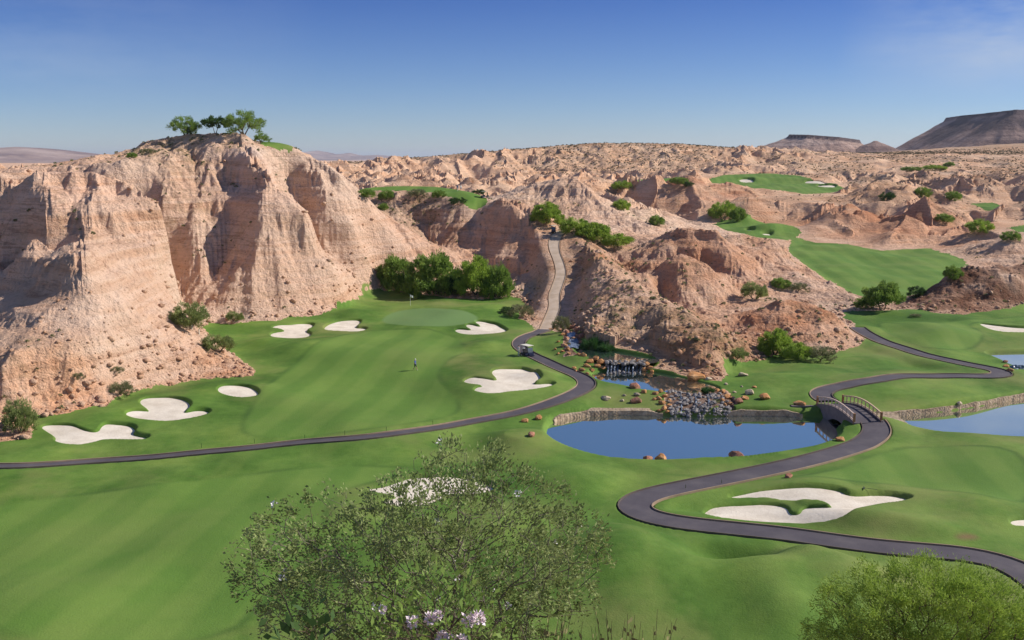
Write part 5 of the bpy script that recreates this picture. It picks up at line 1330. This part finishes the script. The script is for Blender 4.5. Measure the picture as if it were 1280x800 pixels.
s2, nd2, lf2 = fg_shrub('lilac_flower_shrub', (-.42, 4.6, gz(-.42, 4.6)), 4.6, [(455,775),(480,748),(520,735),(560,745),(600,752),(625,775),(640,830),(450,830)], 110, .28, .055, .02, 6, 'lf_green', M['bark'], 'leafy plant with pale lilac flower heads at the bottom edge', 'shrub', 202, r0=.0016)
for k, (a, b_, rr_) in enumerate(((515,773,.048),(538,770,.052),(548,765,.04),(585,771,.055),(598,768,.055),(553,792,.05),(560,797,.05),(576,797,.05),(478,758,.035))):
    q = np.array(D(a, b_+4, 4.45))-np.array(s2.location); bloom(s2, q, rr_*.72, 60, 600+k, M['lilac'], 'flower_head')
s3, _, _ = fg_shrub('broadleaf_sprig', (-.95, 4.7, gz(-.95, 4.7)), 4.7, [(362,790),(368,772),(385,768),(398,782),(402,830),(365,830)], 14, .10, .08, .04, 4, 'lf_dark', M['bark'], 'dark broad-leaved sprig at the bottom edge left of the flowers', 'plant', 203, r0=.002)
pv_, ndp, lfp = fg_shrub('palo_verde_tree', (D(1150,800,30)[0], 30, gz(D(1150,800,30)[0], 30)), 30, [(1005,830),(1012,782),(1030,752),(1046,738),(1060,748),(1086,719),(1110,730),(1138,708),(1168,722),(1196,709),(1222,722),(1255,724),(1285,740),(1330,770),(1370,860),(1200,900),(1080,900),(1015,880)],
 2300, 1.7, .13, .026, 70, 'lf_bright', M['bark'], 'bright yellow green feathery tree crown in the lower right corner', 'tree', 204, r0=.006, rmax=.16, fill=1.2)
def grass_tuft(px, Yd, topy, w_px, n, label, seed):
    r_ = np.random.default_rng(seed); top = D(px, topy, Yd); bx_ = top[0]; gz_ = gz(bx_, Yd); W = w_px/FP*Yd/2; Hh = top[2]-gz_
    vs = []; fs = []
    for i in range(n):
        x0 = bx_+r_.normal()*W*.35; y0 = Yd+r_.normal()*W*.35; lean = np.array([r_.normal()*.4*W*1.6, r_.normal()*.4*W]); h = Hh*r_.uniform(.78, 1.0); w0 = .006
        for s_ in range(5):
            t0 = s_/4; p_ = np.array([x0+lean[0]*t0**2, y0+lean[1]*t0**2, gz_+h*t0]); ww = w0*(1-t0*.8); vs += [p_-[ww,0,0], p_+[ww,0,0]]
            if s_: b0 = len(vs)-4; fs.append((b0, b0+1, b0+3, b0+2))
        for q in range(7):                              # seed husks towards the top
            t0 = .72+.28*q/7; p_ = np.array([x0+lean[0]*t0**2, y0+lean[1]*t0**2, gz_+h*t0]); e1 = r_.normal(size=3)*.012; b0 = len(vs)
            vs += [p_, p_+e1, p_+e1+[0,0,.028], p_+[0,0,.02]]; fs.append((b0, b0+1, b0+2, b0+3))
    vs = np.array(vs)-[bx_, Yd, gz_]
    o = link('grass_tuft', quick_mesh('grass_tuft', vs, np.array(fs), M['straw'])); o.location = (bx_, Yd, gz_); tag(o, label, 'grass tuft')
grass_tuft(675, 5.2, 765, 130, 90, 'dry yellowish grass tuft at the bottom edge right of the lilac flowers', 1)
grass_tuft(790, 5.4, 772, 130, 90, 'rightmost dry yellowish grass tuft at the bottom edge', 2)
grass_tuft(430, 5.0, 780, 60, 40, 'thin dry grass tuft between dark sprig and lilac flowers', 3)


# ------------------------------------------------------------------ light and sky
SUNEL = math.radians(36); SUNAZ = math.radians(10)       # from +X, turned 10 degrees away from the camera
sd = Vector((math.cos(SUNEL)*math.cos(SUNAZ), math.cos(SUNEL)*math.sin(SUNAZ), math.sin(SUNEL)))
sun = bpy.data.objects.new('sun', bpy.data.lights.new('sun', 'SUN')); col.objects.link(sun)
sun.data.energy = 4.8; sun.data.angle = math.radians(.5); sun.data.color = (1, .93, .84)
sun.rotation_euler = sd.to_track_quat('Z', 'Y').to_euler(); sun.location = (60, 0, 120)
w = bpy.data.worlds.new('World'); S.world = w; w.use_nodes = True
t = NT(w); bg = t.n['Background']
skt = t.new('ShaderNodeTexSky', sky_type='NISHITA'); skt.sun_disc = False; skt.sun_elevation = SUNEL; skt.sun_rotation = PI/2-SUNAZ
skt.altitude = 600; skt.air_density = 1.0; skt.dust_density = 0; skt.ozone_density = 3.0
bg.inputs['Strength'].default_value = .095
gen = t.new('ShaderNodeTexCoord').outputs['Generated']
sz_ = t.new('ShaderNodeSeparateXYZ'); t.link(gen, sz_.inputs[0])
c = t.mix(1.0, skt.outputs[0], t.ramp(sz_.outputs[2], [(0,(.64,.72,.95)),(.05,(.50,.62,.90)),(.15,(.25,.385,.76)),(.21,(.46,.57,.80)),(.5,(.55,.65,.90))]), 'MULTIPLY')
cl = t.noise(3.2, 7, t.map(gen, (1.2,1.2,4.5), (.25,.1,0)), .62)
sepx = t.new('ShaderNodeSeparateXYZ'); t.link(gen, sepx.inputs[0])
reg = t.math('MULTIPLY', t.ramp(sepx.outputs[0], [(.30,(0,0,0)),(.42,(1,1,1))]), t.ramp(sepx.outputs[2], [(.05,(0,0,0)),(.10,(.8,.8,.8)),(.40,(.2,.2,.2))]))
reg2 = t.math('MULTIPLY', t.ramp(t.math('MULTIPLY', sepx.outputs[0], -1), [(.18,(0,0,0)),(.5,(.28,.28,.28))]), t.ramp(sepx.outputs[2], [(.02,(0,0,0)),(.08,(1,1,1))]))
cf = t.math('MULTIPLY', t.ramp(cl, [(.38,(0,0,0)),(.66,(1,1,1))]), t.math('ADD', reg, reg2))
c = t.mix(cf, c, (4.6,5.3,6.4))
t.link(c, bg.inputs['Color'])
hz = bpy.data.materials.new('haze'); hz.use_nodes = True; th_ = NT(hz); th_.n.remove(th_.n['Principled BSDF'])
pv = th_.new('ShaderNodeVolumePrincipled'); pv.inputs['Color'].default_value = (.78,.86,1,1); pv.inputs['Density'].default_value = 2.6e-5; pv.inputs['Anisotropy'].default_value = .2
th_.link(pv.outputs[0], th_.n['Material Output'].inputs['Volume'])
o = mk_obj('haze', [(x_, y_, z_) for z_ in (-5, 330) for x_, y_ in ((-45000,-900),(45000,-900),(45000,53000),(-45000,53000))], [(0,3,2,1),(4,5,6,7),(0,1,5,4),(1,2,6,5),(2,3,7,6),(3,0,4,7)], hz); o['kind'] = 'stuff'

S.render.engine = 'CYCLES'
S.view_settings.view_transform = 'Standard'; S.view_settings.look = 'None'; S.view_settings.exposure = .24; S.view_settings.gamma = 1
